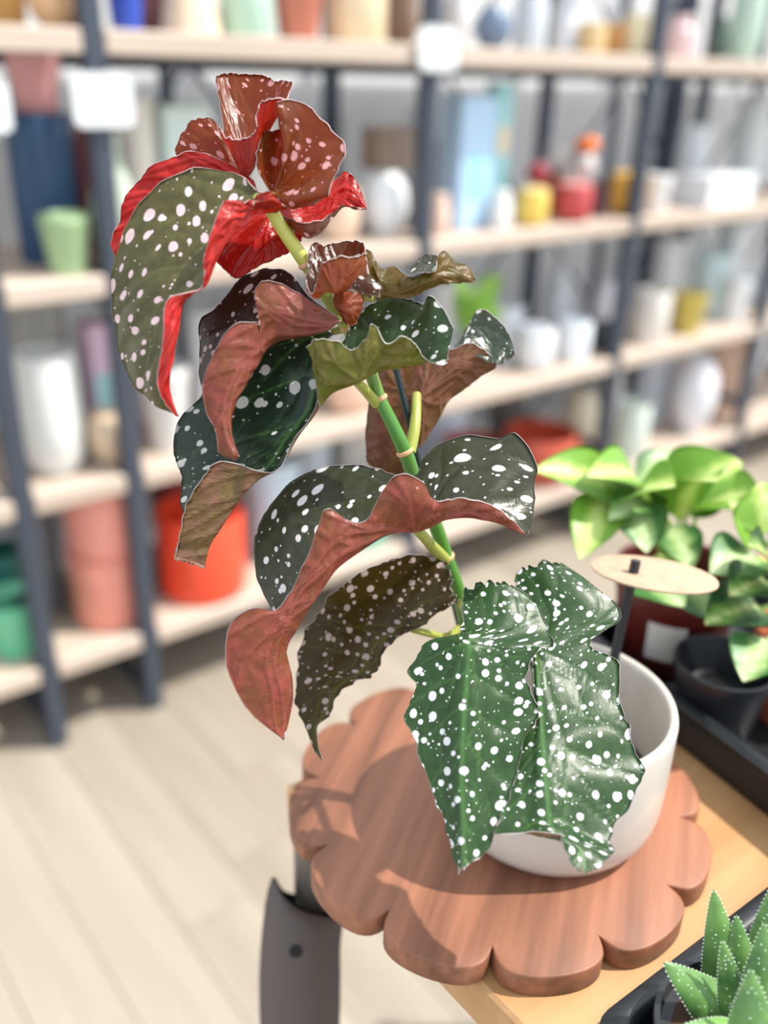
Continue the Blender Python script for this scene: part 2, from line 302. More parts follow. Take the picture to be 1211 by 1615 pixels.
ITEMS = [
 # top shelf (left to right)
 ('planter', 'golden tan planter at the left end of the top shelf', 'pot', 'taper', 8, 70, 90, (216, 165, 96), 3, .20),
 ('planter', 'brown planter behind the wooden bowl on the top shelf', 'pot', 'taper', 92, 85, 110, (176, 128, 88), 3, .20),
 ('bowl', 'low tan bowl on the top shelf left of the dark post', 'bowl', 'bowl', 80, 70, 46, (214, 174, 132), 3, .08),
 ('planter', 'cobalt blue planter on the top shelf', 'pot', 'taper', 196, 62, 100, (52, 84, 190), 3, .09),
 ('vase', 'maroon vase beside the cobalt blue planter', 'vase', 'vase', 240, 50, 100, (140, 92, 88), 3, .18),
 ('planter', 'beige flared planter between blue and mint planters', 'pot', 'cone', 298, 95, 110, (222, 200, 172), 3, .09),
 ('planter', 'mint green planter on the top shelf', 'pot', 'cyl', 388, 82, 105, (176, 208, 190), 3, .10),
 ('planter', 'terracotta pink planter on the top shelf between mint and cream', 'pot', 'taper', 470, 84, 100, (190, 116, 96), 3, .10),
 ('planter', 'large cream planter on the top shelf', 'pot', 'cyl', 562, 96, 110, (226, 208, 172), 3, .10),
 ('basket', 'brown woven basket beside the large cream planter', 'basket', 'cup', 634, 52, 95, (142, 116, 96), 3, .14),
 ('vase', 'pale grey vase behind the white card on the top shelf', 'vase', 'vase', 722, 48, 100, (206, 204, 204), 3, .12),
 ('vase', 'slate blue vase on the top shelf right of the white card', 'vase', 'round', 778, 60, 60, (104, 124, 148), 3, .10),
 ('jar', 'frosted white jar on the top shelf, first of the two', 'jar', 'jar', 838, 52, 100, (198, 206, 212), 3, .10),
 ('jar', 'frosted white jar on the top shelf beside the tan candle', 'jar', 'jar', 892, 42, 90, (210, 214, 220), 3, .14),
 ('candle', 'small tan candle with pale face on the top shelf', 'candle', 'cyl', 934, 44, 42, (206, 176, 128), 3, .08),
 ('candle', 'small amber candle on the top shelf', 'candle', 'cyl', 970, 36, 44, (196, 144, 84), 3, .11),
 ('candle', 'cream pillar candle beside the right dark post on the top shelf', 'candle', 'cyl', 1004, 40, 58, (234, 224, 190), 3, .085),
 ('jar', 'pink and white jar on the top shelf right of the dark post', 'jar', 'jar', 1072, 44, 60, (224, 196, 200), 3, .12),
 ('bottle', 'dark green bottle on the top shelf at the right', 'bottle', 'vase', 1136, 32, 60, (72, 92, 80), 3, .12),
 ('vase', 'pale mint vase at the right end of the top shelf', 'vase', 'cup', 1178, 54, 110, (186, 212, 196), 3, .12),
 # second shelf
 ('planter', 'tall navy blue cylinder planter on the left shelves', 'pot', 'cyl', 72, 96, 215, (36, 72, 108), 2, .18),
 ('planter', 'light green small planter in front of the navy planter', 'pot', 'taper', 104, 76, 88, (158, 186, 140), 2, .06),
 ('bottle', 'pale sage tall bottle beside the navy planter', 'bottle', 'vase', 178, 74, 190, (188, 202, 184), 2, .10),
 ('vase', 'dark maroon vase behind the pale sage bottle', 'vase', 'vase', 140, 56, 220, (128, 62, 62), 2, .24),
 ('planter', 'ivory tall planter right of the pale sage bottle', 'pot', 'cup', 218, 58, 220, (214, 210, 200), 2, .20),
 ('box', 'pale mint gift box with a pink mark on the second shelf', 'box', 'box', 288, 80, 200, (204, 222, 218), 2, .24, None, .6, None, (.62, .3, .16, (222, 130, 158))),
 ('planter', 'white round planter behind the red leaf on the second shelf', 'pot', 'round', 606, 78, 96, (228, 230, 232), 2, .12),
 ('box', 'brown paper box standing above the white globe vase', 'box', 'box', 616, 80, 62, (134, 116, 102), 2, .13, 'X'),
 ('planter', 'beige planter low on the second shelf behind the stem', 'pot', 'cup', 536, 64, 80, (222, 196, 172), 2, .12),
 ('box', 'pale blue patterned box with coral marks on the second shelf', 'box', 'box', 735, 70, 190, (176, 204, 230), 2, .12, None, .6, None, (.4, .55, .3, (150, 212, 210))),
 ('box', 'aqua box beside the pale blue patterned box', 'box', 'box', 782, 38, 200, (160, 210, 214), 2, .15, None, .6, None, (.6, .6, .2, (226, 204, 170))),
 ('jar', 'small peach jar in front of the pale blue box', 'jar', 'jar', 692, 34, 62, (226, 196, 178), 2, .05),
 ('jar', 'small white jar in front of the aqua box', 'jar', 'jar', 790, 34, 58, (228, 228, 226), 2, .05),
 ('jar', 'yellow jar on the second shelf', 'jar', 'lidded', 840, 50, 60, (228, 196, 92), 2, .06, None, .35, None, (232, 212, 150)),
 ('jar', 'rust coloured jar behind the yellow jar', 'jar', 'lidded', 874, 40, 66, (176, 92, 62), 2, .17, None, .35, None, (120, 60, 50)),
 ('jar', 'red and pink jar on the second shelf', 'jar', 'lidded', 905, 58, 62, (186, 70, 72), 2, .06, None, .35, None, (214, 150, 146)),
 ('jar', 'dark plum jar beside the red jar', 'jar', 'jar', 942, 34, 52, (84, 42, 50), 2, .10),
 ('jar', 'mustard yellow jar with white foot by the right post', 'jar', 'lidded', 983, 42, 66, (222, 172, 66), 2, .085, None, .35, None, (230, 190, 90)),
 ('planter', 'small white planter right of the right post on the second shelf', 'pot', 'taper', 1036, 42, 56, (232, 232, 232), 2, .06),
 ('box', 'long white box on the second shelf at the far right', 'box', 'box', 1120, 120, 46, (226, 230, 236), 2, .10),
 # third shelf
 ('planter', 'tall white planter on the left shelves below the sage bottle', 'pot', 'cup', 80, 96, 190, (226, 228, 224), 1, .11),
 ('planter', 'grey tall planter behind the tall white planter', 'pot', 'cyl', 66, 80, 280, (160, 160, 156), 1, .26),
 ('planter', 'beige round planter on the third shelf beside the white planter', 'pot', 'round', 170, 62, 82, (214, 190, 160), 1, .09),
 ('box', 'pastel pink and aqua box on the third shelf', 'box', 'box', 172, 70, 190, (214, 184, 204), 1, .20, None, .6, None, (.45, .9, .32, (160, 206, 212))),
 ('planter', 'white planter on the third shelf behind the dark leaf', 'pot', 'taper', 262, 74, 130, (214, 214, 212), 1, .10),
 ('planter', 'pale grey planter on the third shelf behind the curled leaf', 'pot', 'cyl', 330, 64, 190, (204, 206, 206), 1, .14),
 ('planter', 'peach planter on the third shelf seen beside the stem', 'pot', 'cup', 548, 72, 90, (226, 190, 166), 1, .08),
 ('planter', 'white cup planter on the third shelf right of the stem', 'pot', 'cup', 846, 58, 66, (234, 236, 240), 1, .07),
 ('planter', 'pale grey planter behind the white cup planter', 'pot', 'cyl', 792, 62, 90, (208, 212, 218), 1, .18),
 ('planter', 'white square-shouldered planter beside the white cup planter', 'pot', 'cyl', 906, 50, 62, (228, 234, 240), 1, .07),
 ('planter', 'charcoal planter on the third shelf by the right post', 'pot', 'taper', 950, 44, 44, (62, 66, 74), 1, .09),
 ('vase', 'white globe vase above the charcoal planter', 'vase', 'round', 955, 46, 86, (226, 226, 230), 1, .20),
 ('planter', 'cream tall planter right of the right post on the third shelf', 'pot', 'cyl', 1026, 56, 80, (222, 216, 208), 1, .08),
 ('planter', 'olive yellow planter on the third shelf at the right', 'pot', 'taper', 1086, 54, 62, (188, 170, 84), 1, .08),
 ('planter', 'pale aqua planter behind the olive yellow planter', 'pot', 'cyl', 1120, 54, 96, (200, 220, 222), 1, .20),
 ('planter', 'white planter at the right end of the third shelf', 'pot', 'taper', 1162, 40, 70, (226, 230, 232), 1, .08),
 # bottom shelf
 ('planter', 'emerald green pot on the bottom shelf at the left edge', 'pot', 'taper', 22, 92, 96, (104, 190, 150), 0, .10),
 ('planter', 'dark bottle green pot behind the emerald pot', 'pot', 'cyl', 6, 72, 130, (14, 92, 84), 0, .22),
 ('planter', 'slate grey tall planter between emerald and salmon pots', 'pot', 'cyl', 62, 54, 225, (120, 124, 130), 0, .24),
 ('planter', 'lower salmon pink cylinder pot of the stack of two', 'pot', 'cyl', 168, 108, 122, (230, 148, 130), 0, .118, None, .35, None, (.90, 1.0, (224, 140, 122))),
 ('planter', 'orange red pot on the bottom shelf right of the salmon stack', 'pot', 'cyl', 318, 132, 136, (224, 76, 46), 0, .11),
 ('planter', 'maroon pot peeping out behind the orange red pot', 'pot', 'cup', 286, 90, 180, (150, 64, 68), 0, .28),
 ('planter', 'pale blue planter on the bottom shelf behind the drooping leaf', 'pot', 'cyl', 428, 90, 150, (196, 214, 226), 0, .20),
 ('planter', 'turquoise pot on the bottom shelf below the big curled leaf', 'pot', 'taper', 580, 74, 80, (96, 190, 168), 0, .07),
 ('planter', 'pale cream pot on the bottom shelf beside the turquoise pot', 'pot', 'cup', 650, 60, 80, (214, 200, 184), 0, .12),
 ('bowl', 'wide brick red bowl on the bottom shelf', 'bowl', 'cup', 850, 120, 74, (186, 82, 58), 0, .125),
 ('planter', 'brick red pot behind the wide brick red bowl', 'pot', 'cyl', 742, 84, 96, (160, 56, 44), 0, .13),
 ('planter', 'dark grey planter on the bottom shelf behind the brick bowl', 'pot', 'taper', 800, 66, 150, (112, 110, 106), 0, .33),
 ('planter', 'cream globe planter on the bottom shelf by the right post', 'pot', 'round', 914, 60, 110, (214, 206, 180), 0, .16),
 ('planter', 'sage white tall pot right of the right post on the bottom shelf', 'pot', 'cup', 996, 52, 90, (208, 220, 208), 0, .06),
 ('planter', 'pale lavender planter on the bottom shelf at the right', 'pot', 'cyl', 1030, 56, 120, (206, 214, 228), 0, .27),
 ('planter', 'white ring-shouldered planter on the bottom shelf at the right', 'pot', 'round', 1094, 70, 120, (224, 224, 230), 0, .10),
 ('planter', 'peach tan planter at the far right of the bottom shelf', 'pot', 'taper', 1145, 74, 150, (212, 180, 158), 0, .14),
 ('planter', 'white round planter behind the peach tan planter', 'pot', 'round', 1182, 60, 190, (226, 230, 234), 0, .24),
]
for _k, (_px, _w, _h, _c, _lv, _t) in enumerate([
 (340, 70, 130, (216, 222, 224), 2, 'cup'), (410, 64, 170, (224, 222, 216), 2, 'cyl'), (480, 60, 120, (226, 214, 206), 2, 'taper'), (655, 46, 150, (220, 224, 230), 2, 'cyl'), (560, 50, 150, (214, 218, 222), 2, 'vase'),
 (700, 50, 110, (226, 222, 220), 2, 'cyl'), (1090, 46, 100, (222, 230, 236), 2, 'cup'), (1180, 50, 130, (214, 224, 226), 2, 'cyl'), (870, 46, 90, (218, 224, 230), 2, 'vase'),
 (215, 60, 150, (220, 224, 226), 1, 'cyl'), (390, 60, 150, (214, 216, 218), 1, 'cup'), (460, 64, 140, (226, 222, 218), 1, 'cyl'), (520, 54, 120, (218, 214, 210), 1, 'taper'), (610, 60, 130, (214, 220, 228), 1, 'cyl'), (690, 60, 120, (226, 226, 228), 1, 'cup'), (740, 50, 110, (222, 226, 232), 1, 'cyl'), (880, 50, 110, (214, 220, 226), 1, 'vase'), (1050, 46, 110, (224, 228, 230), 1, 'cup'), (1150, 46, 120, (218, 226, 230), 1, 'cyl'),
 (490, 64, 150, (212, 220, 228), 0, 'cup'), (560, 60, 140, (222, 216, 208), 0, 'cyl'), (700, 70, 150, (206, 218, 232), 0, 'cyl'), (960, 50, 150, (222, 222, 222), 0, 'vase'), (1060, 50, 150, (224, 216, 208), 0, 'cyl'), (1118, 40, 140, (222, 226, 230), 0, 'cup')]):
    _hue = {0: 'white', 1: 'bluish white', 2: 'ivory'}[0 if max(_c) - min(_c) < 7 else (1 if _c[2] > _c[0] else 2)]
    _shape = {'cyl': 'straight-sided', 'cup': 'rounded', 'taper': 'tapered', 'vase': 'narrow-necked'}[_t]
    _row = {0: 'bottom', 1: 'third', 2: 'second'}[_lv]
    _same = sum(1 for x in ITEMS if x[1].startswith('%s %s pot at the back of the %s shelf' % (_hue, _shape, _row)))
    _side = 'behind the left post' if _px < 300 else ('left of the begonia stem' if _px < 520 else ('behind the begonia stem' if _px < 640 else ('right of the begonia stem' if _px < 800 else ('near the right post' if _px < 1000 else 'at the far right'))))
    ITEMS.append(('planter', '%s %s pot at the back of the %s shelf %s' % (_hue, _shape, _row, _side), 'pot', _t, _px, _w, _h, _c, _lv, .31))
built = []
for it in ITEMS:
    it = list(it)
    if len(it) > 10 and it[10] == 'X': it[10] = 'planter606'
    built.append(item(*it))
item('planter', 'dusty pink pot standing on the navy cylinder planter', 'pot', 'taper', 55, 82, 84, (226, 164, 166), 2, .18, 'planter72')
item('planter', 'upper salmon pink cylinder pot of the stack of two', 'pot', 'cyl', 160, 112, 110, (234, 152, 134), 0, .118, 'planter168', .35, None, (.90, 1.0, (224, 140, 122)))
item('ornament', 'white ceramic ball resting on the rust coloured jar', 'ornament', 'round', 882, 40, 42, (214, 214, 214), 2, .17, 'jar874')
item('ornament', 'pale grey ball resting on the red and pink jar', 'ornament', 'round', 922, 38, 36, (196, 186, 184), 2, .07, 'jar905')
item('ornament', 'orange blossom ornament above the pale grey ball', 'ornament', 'round', 926, 40, 26, (224, 116, 52), 2, .08, 'ornament922')
item('ornament', 'crimson ornament on the yellow jar', 'ornament', 'round', 848, 36, 32, (138, 30, 48), 2, .07, 'jar840')

# ---------------------------------------------------------------- table, board, pot
ZT, ZB = 0.946, 0.960
E0 = np.array([0.05, 0.32, 0])                      # a point of the table's left edge
TU = BV                                             # along the left edge, away from the camera
M_table = wood('honey_table_wood', srgb(164, 122, 78), srgb(192, 152, 108), (1, 0, 0), 22, 0.06, 0.42, 0.12)
TW, TL, TTH, TFAR = 0.90, 1.00, 0.030, 0.168        # across, along the left edge, thickness, where the far edge lies
M_legm = plain(srgb(112, 106, 98), 0.45, 0.4, bump=0.05)
table = empty('display_table', tuple(E0 + np.array([0, 0, 0])), RZ)
tag(table, 'light honey wood display table under the scalloped board', 'table')
MB().box((TW / 2, TFAR - TL / 2, ZT - TTH / 2), (TW, TL, TTH), bev=0.002).build('table_top', M_table, table, smooth=False)
MB().box((TW / 2, TFAR - TL / 2, ZT - TTH - 0.02), (TW - 0.16, TL - 0.16, 0.04)).build('apron', M_table, table, smooth=False)
leg_me = None
for lx, ly in ((0.012, TFAR - 0.012), (TW - 0.016, TFAR - 0.016), (0.016, TFAR - TL + 0.016), (TW - 0.016, TFAR - TL + 0.016)):
    if leg_me is None: o = leg_me = MB().lathe([(0.001, 0), (0.013, 0), (0.014, 0.004), (0.0125, 0.01), (0.0125, ZT - TTH), (0.001, ZT - TTH)], 20).build('leg', M_legm, table)
    else: o = leg_me.copy(); COL.objects.link(o); o.parent = table
    o.location = (lx, ly, 0)

M_walnut = wood('reddish_walnut', srgb(84, 50, 32), srgb(164, 108, 80), (0.30, 0.95, 0), 26, 0.07, 0.52, 0.2)
BC = np.array([0.072, 0.431])
ol = []
for k in range(12):
    a0 = math.radians(-6.5 + 30 * k); lobes = 18
    va = BC + 0.1060 * np.array([math.cos(a0), math.sin(a0)]); a1 = a0 + math.radians(30)
    vb = BC + 0.1060 * np.array([math.cos(a1), math.sin(a1)])
    mid = (va + vb) / 2; ch = vb - va; hw = np.linalg.norm(ch) / 2; am = a0 + math.radians(15)
    on_ = np.array([math.cos(am), math.sin(am)]); bulge = 0.1230 - np.linalg.norm(mid - BC)
    for j in range(lobes):
        w = math.pi * j / lobes
        ol.append(tuple(mid - ch / 2 * math.cos(w) * (1 + 0.06 * math.sin(w)) + on_ * bulge * math.sin(w) ** 0.65))
board = MB().prism([(p[0] - BC[0], p[1] - BC[1]) for p in ol], 0, ZB - ZT, bev=0.0011).build('serving_board', M_walnut, angle=50)
board.location = (BC[0], BC[1], ZT)
tag(board, 'flower-shaped reddish brown wooden board with scalloped edge on the table', 'board')

PC = at(884, 1098, 0.515)[:2]
M_glaze = plain(srgb(200, 193, 183), 0.28, bump=0.06, scale=90, var=0.02, coat=0.2, key='cream_glaze')
M_soil = plain(srgb(70, 48, 36), 0.95, bump=1.0, scale=220, var=0.5)
R, HP = 0.0635, 0.080
pot = MB().lathe([(0.001, 0), (R * .78, 0), (R * .82, .001), (R * .90, .005), (R * .96, .012), (R * .99, .022), (R, .04), (R, HP - .004), (R - .0008, HP - .001), (R - .0025, HP), (R - .0045, HP - .0008), (R - .0055, HP - .004), (R - .006, .03), (R - .010, .018), (0.001, .016)], 72).build('plant_pot', M_glaze, angle=70)
pot.location = (PC[0], PC[1], ZB); tag(pot, 'round white ceramic pot holding the spotted begonia on the scalloped board', 'pot')
MB().lathe([(0.001, .018), (R - .012, .018), (R - .0075, .030), (R - .02, .033), (R * .3, .036), (0.001, .034)], 48).build('soil', M_soil, pot)

# ---------------------------------------------------------------- leaves
def leaf_mats(key, top, spot, under, trans, vein=None, dens=0.62, big=8.0, trans_w=0.42, rough=0.27, spot_k=1.0):
    """upper side, under side, margin"""
    mats = []
    def sc(c, k): return tuple(x * k for x in c[:3]) + (1,)
    top, under, trans, spot = sc(top, .64), sc(under, .60), sc(trans, .95), sc(spot, .78)
    vein = sc(vein, .85) if vein else tuple(min(1, c * 1.9 + 0.02) for c in top[:3]) + (1,)
    under2 = (under[0] * .80, under[1] * 1.12, under[2] * .62, 1)
    for side in ('upper', 'lower'):
        m, nt, N, L = new_mat('leaf_%s_%s' % (side, key))
        at_ = N.new('ShaderNodeAttribute'); at_.attribute_name = 'lc'
        av = N.new('ShaderNodeAttribute'); av.attribute_name = 'vein'
        def math_(op, a, b=None, c=None, clamp=False):
            n = N.new('ShaderNodeMath'); n.operation = op; n.use_clamp = clamp
            for i, x in enumerate((a, b, c)):
                if x is None: continue
                if isinstance(x, (int, float)): n.inputs[i].default_value = x
                else: L.new(x, n.inputs[i])
            return n.outputs[0]
        def spots(cell, r0, r1, keep, off):
            mp = N.new('ShaderNodeMapping'); mp.inputs['Scale'].default_value = (1 / cell, 1 / cell, 1); mp.inputs['Location'].default_value = (off, off * .7, 0)
            L.new(at_.outputs['Vector'], mp.inputs['Vector'])
            v = N.new('ShaderNodeTexVoronoi'); v.voronoi_dimensions = '2D'; v.inputs['Scale'].default_value = 1.0; v.inputs['Randomness'].default_value = 0.95
            L.new(mp.outputs[0], v.inputs['Vector'])
            nz = N.new('ShaderNodeTexNoise'); nz.inputs['Scale'].default_value = 2.2 / cell; L.new(at_.outputs['Vector'], nz.inputs['Vector'])
            sp = N.new('ShaderNodeSeparateColor'); L.new(v.outputs['Color'], sp.inputs[0])
            rr = math_('MULTIPLY_ADD', sp.outputs[0], r1 - r0, r0)
            pres = math_('LESS_THAN', sp.outputs[1], keep)
            d = math_('MULTIPLY_ADD', math_('SUBTRACT', nz.outputs['Fac'], 0.5), 0.12, v.outputs['Distance'])
            e = math_('MULTIPLY', math_('SUBTRACT', rr, d), 24.0, clamp=True)
            return math_('MULTIPLY', e, pres)
        msk = math_('MAXIMUM', spots(big, 0.12, 0.27, dens, 3.1), math_('MAXIMUM', spots(big * 0.60, 0.06, 0.24, dens * 0.42, 7.7), spots(big * 0.36, 0.04, 0.17, dens * .30, 1.3)))
        vm = math_('SUBTRACT', 1.15, math_('MULTIPLY', av.outputs['Fac'], 1.1), clamp=True)     # 1 on the vein, 0 from 0.6 mm on
        vs = math_('SUBTRACT', 1.0, math_('MULTIPLY', av.outputs['Fac'], 0.4), clamp=True)
        nz = N.new('ShaderNodeTexNoise'); nz.inputs['Scale'].default_value = 0.22; nz.inputs['Detail'].default_value = 5; L.new(at_.outputs['Vector'], nz.inputs['Vector'])
        fine = N.new('ShaderNodeTexVoronoi'); fine.feature = 'DISTANCE_TO_EDGE'; fine.voronoi_dimensions = '2D'; fine.inputs['Scale'].default_value = 0.55; L.new(at_.outputs['Vector'], fine.inputs['Vector'])
        def mix(f, a, b):
            n = N.new('ShaderNodeMix'); n.data_type = 'RGBA'
            for i, x in ((0, f), (6, a), (7, b)):
                if isinstance(x, (int, float)): n.inputs[i].default_value = x
                elif isinstance(x, tuple): n.inputs[i].default_value = x
                else: L.new(x, n.inputs[i])
            return n.outputs[2]
        bc = top if side == 'upper' else under
        dk = tuple(c * 0.72 for c in bc[:3]) + (1,); lt = tuple(min(1, c * 1.25) for c in bc[:3]) + (1,)
        if side == 'lower':
            nb = N.new('ShaderNodeTexNoise'); nb.inputs['Scale'].default_value = 0.09; nb.inputs['Detail'].default_value = 3; L.new(at_.outputs['Vector'], nb.inputs['Vector'])
            k2 = math_('MULTIPLY', math_('SUBTRACT', nb.outputs['Fac'], .36), 4.0, clamp=True)
            dk = mix(k2, dk, tuple(c * .7 for c in under2[:3]) + (1,)); lt = mix(k2, lt, tuple(c * 1.2 for c in under2[:3]) + (1,))
        base = mix(math_('MULTIPLY_ADD', nz.outputs['Fac'], 2.2, -.6, clamp=True), dk, lt)
        vcol = vein if side == 'upper' else tuple(min(1, c * 1.45 + 0.03) for c in under[:3]) + (1,)
        base = mix(math_('MULTIPLY', vm, 0.5 if side == 'upper' else 0.65), base, vcol)
        if side == 'upper': base = mix(msk, base, spot)
        else: base = mix(math_('MULTIPLY', msk, 0.10), base, tuple(min(1, c * 1.5 + .05) for c in under[:3]) + (1,))
        p = N.new('ShaderNodeBsdfPrincipled'); p.inputs['Roughness'].default_value = rough if side == 'upper' else rough + 0.08
        p.inputs['Specular IOR Level'].default_value = 0.29
        L.new(base, p.inputs['Base Color'])
        hgt = math_('ADD', math_('MULTIPLY', vs, -1.2 if side == 'upper' else 1.4), math_('ADD', math_('MULTIPLY', nz.outputs['Fac'], 0.9), math_('MULTIPLY', fine.outputs['Distance'], 0.22)))
        b = N.new('ShaderNodeBump'); b.inputs['Strength'].default_value = 0.4 if side == 'upper' else 0.7; b.inputs['Distance'].default_value = 0.0004 if side == 'upper' else 0.0007
        L.new(hgt, b.inputs['Height']); L.new(b.outputs['Normal'], p.inputs['Normal'])
        t = N.new('ShaderNodeBsdfTranslucent'); tcol = mix(math_('MULTIPLY', msk, 0.45), trans, tuple(min(1, c * .5 + .5) for c in spot[:3]) + (1,))
        tcol = mix(math_('MULTIPLY', vs, 0.25), tcol, tuple(c * .6 for c in trans[:3]) + (1,))
        L.new(tcol, t.inputs['Color'])
        ms = N.new('ShaderNodeMixShader'); ms.inputs[0].default_value = trans_w
        L.new(p.outputs[0], ms.inputs[1]); L.new(t.outputs[0], ms.inputs[2]); out(nt, ms.outputs[0]); mats.append(m)
    rim = plain(tuple(min(1, c * .5 + .34) for c in under[:3]) + (1,), 0.5, bump=0)
    return mats + [rim]

def crom(P, n, lin=False):
    P = np.asarray(P, float); k = len(P)
    if k == 2 or lin:
        x = np.linspace(0, k - 1, n); i = np.minimum(x.astype(int), k - 2); f = (x - i)[:, None]
        return P[i] * (1 - f) + P[i + 1] * f
    Q = np.vstack([2 * P[0] - P[1], P, 2 * P[-1] - P[-2]])
    x = np.linspace(0, k - 1, n); i = np.minimum(x.astype(int), k - 2); t = (x - i).reshape((-1,) + (1,) * (P.ndim - 1))
    a, b, c, d = Q[i], Q[i + 1], Q[i + 2], Q[i + 3]
    return 0.5 * (2 * b + (c - a) * t + (2 * a - 5 * b + 4 * c - d) * t * t + (-a + 3 * b - 3 * c + d) * t ** 3)
def noise1(n, seed, step):
    r = np.random.RandomState(seed); k = max(3, int(n / step) + 2)
    return np.interp(np.linspace(0, k - 1, n), np.arange(k), r.uniform(-1, 1, k))
def leaf_patch(rows, base, ref, nu=44, nv=84, seed=1, teeth=0.8, ruffle=0.8, att=(0.5, 0.0), nveins=9, quilt=0.5, world=False, thick=0.45, tilt=0.0, midrib=False):
    """rows of (px, py, mm) sight points at their own distance from the eye -> verts, faces, mats, attributes"""
    K = max(len(r) for r in rows)
    G = []
    for ri, r in enumerate(rows):
        lean = tilt * 0.001 * ri / (len(rows) - 1)
        W = np.array([(p if world else at(p[0], p[1], base + p[2] * 0.001 + lean)) for p in r], float)
        if len(W) != K: W = crom(W, K, lin=True)
        G.append(W)
    G = np.array(G)                                                     # rows x K x 3
    P = np.stack([crom(G[:, j], nv) for j in range(K)], 1)              # nv x K x 3
    P = np.stack([crom(P[i], nu) for i in range(nv)], 0)                # nv x nu x 3
    def normals(P):
        du = np.gradient(P, axis=1); dv = np.gradient(P, axis=0); n = np.cross(du, dv); l = np.linalg.norm(n, axis=2, keepdims=True)
        n = n / np.maximum(l, 1e-12)
        bad = (l[..., 0] < 1e-9)
        if bad.any():
            good = n[~bad].mean(0); good /= np.linalg.norm(good) + 1e-9; n[bad] = good
        return n
    n = normals(P)
    i0 = int(ref[0] / max(1, len(rows) - 1) * (nv - 1)); j0 = int(ref[1] * (nu - 1))
    s = np.sign(np.dot(n[i0, j0], EYEP - P[i0, j0])) * ref[2]
    # leaf coordinates in millimetres
    jm = int(att[0] * (nu - 1))
    seg = np.linalg.norm(np.diff(P, axis=1), axis=2); cu = np.concatenate([np.zeros((nv, 1)), np.cumsum(seg, 1)], 1); X = (cu - cu[:, jm:jm + 1]) * 1000
    sv = np.linalg.norm(np.diff(P, axis=0), axis=2).mean(1); Y = np.repeat(np.concatenate([[0], np.cumsum(sv)])[:, None] * 1000, nu, 1)
    # veins radiate from the stalk to the margin
    ia = int(att[1] * (nv - 1)); A = np.array([X[ia, jm], Y[ia, jm]])
    bnd = [(i, 0) for i in range(nv)] + [(nv - 1, j) for j in range(nu)] + [(i, nu - 1) for i in range(nv - 1, -1, -1)]
    if att[1] > 0.02: bnd += [(0, j) for j in range(nu - 1, -1, -1)]
    VD = np.full((nv, nu), 50.0); Q = np.stack([X, Y], 2)
    def segd(a, b):
        ab = b - a; L2 = max(np.dot(ab, ab), 1e-9); t = np.clip(((Q - a) @ ab) / L2, 0, 1)
        return np.linalg.norm(Q - (a + t[..., None] * ab), axis=2), t
    rs = np.random.RandomState(seed + 5)
    for k in range(nveins):
        i, j = bnd[int((k + 0.5 + rs.uniform(-.15, .15)) / nveins * len(bnd))]; B = np.array([X[i, j], Y[i, j]])
        bow = np.array([-(B - A)[1], (B - A)[0]]) * 0.08 * (-1 if k % 2 else 1); mid = (A + B) / 2 + bow
        for a, b, w0, w1 in ((A, mid, 0.0, 0.25), (mid, B, 0.25, 0.5)):
            d, t = segd(a, b); VD = np.minimum(VD, d + w0 + (w1 - w0) * t)
        for q, sg in ((0.45, 1), (0.6, -1)):
            st = A + (B - A) * q; dr = (B - A) * 0.38; c_, s_ = math.cos(.6 * sg), math.sin(.6 * sg)
            d, t = segd(st, st + np.array([dr[0] * c_ - dr[1] * s_, dr[0] * s_ + dr[1] * c_])); VD = np.minimum(VD, d + .25 + .35 * t)
    if midrib:                                                          # one strong midrib along the axis with side veins in pairs
        VD = np.minimum(VD + .15, np.where(np.arange(nv)[:, None] >= ia, np.abs(X) * .62, 50.0))
        for k in range(ia + 4, nv - 6, max(5, (nv - ia) // 7)):
            for j in (0, nu - 1):
                i = min(nv - 1, k + (nv - ia) // 6); B = np.array([X[i, j], Y[i, j]]); d, t = segd(np.array([0.0, Y[k, jm]]), B); VD = np.minimum(VD, d + .1 + .35 * t)
    # quilting, ruffled margin, teeth
    u = np.linspace(0, 1, nu)[None, :]; edge = np.minimum(u, 1 - u); wdt = cu[:, -1:]
    fade = np.clip(wdt / 0.02, 0, 1)
    bul = quilt * 0.001 * (1 - np.exp(-VD / 3.0)) * fade
    wv = np.exp(-edge * wdt / 0.006) * ruffle * 0.001 * fade
    side = (u < .5)
    ph = np.where(side, noise1(nv, seed + 11, 5)[:, None], noise1(nv, seed + 12, 5)[:, None])
    P = P + s * n * bul[..., None] + n * (wv * ph)[..., None]
    if teeth > 0:
        for jj, dirj, sd in ((0, 1, 21), (nu - 1, -1, 22)):
            tn = noise1(nv, seed + sd, 2.4) * 0.6 + 0.4 * noise1(nv, seed + sd + 7, 1.2)
            for q, wq in ((0, 1.0), (1, .7), (2, .4), (3, .15)):
                j = jj + dirj * q; o_ = P[:, jj] - P[:, jj + dirj * 4]; o_ = o_ / (np.linalg.norm(o_, axis=1, keepdims=True) + 1e-9)
                P[:, j] += o_ * (tn * teeth * 0.001 * wq * fade[:, 0])[:, None]
        for ii, di, sd in ((0, 1, 31), (nv - 1, -1, 32)):
            if wdt[ii, 0] < .006: continue
            tn = noise1(nu, seed + sd, 2.4)
            for q, wq in ((0, 1.0), (1, .6), (2, .25)):
                i_ = ii + di * q; o_ = P[ii] - P[ii + di * 4]; o_ = o_ / (np.linalg.norm(o_, axis=1, keepdims=True) + 1e-9)
                P[i_] += o_ * (tn * teeth * 0.001 * wq)[:, None]
    n = normals(P) * s
    h = thick * 0.0005
    V = np.concatenate([(P + n * h).reshape(-1, 3), (P - n * h).reshape(-1, 3)])
    F = []; MI = []; T = nu * nv
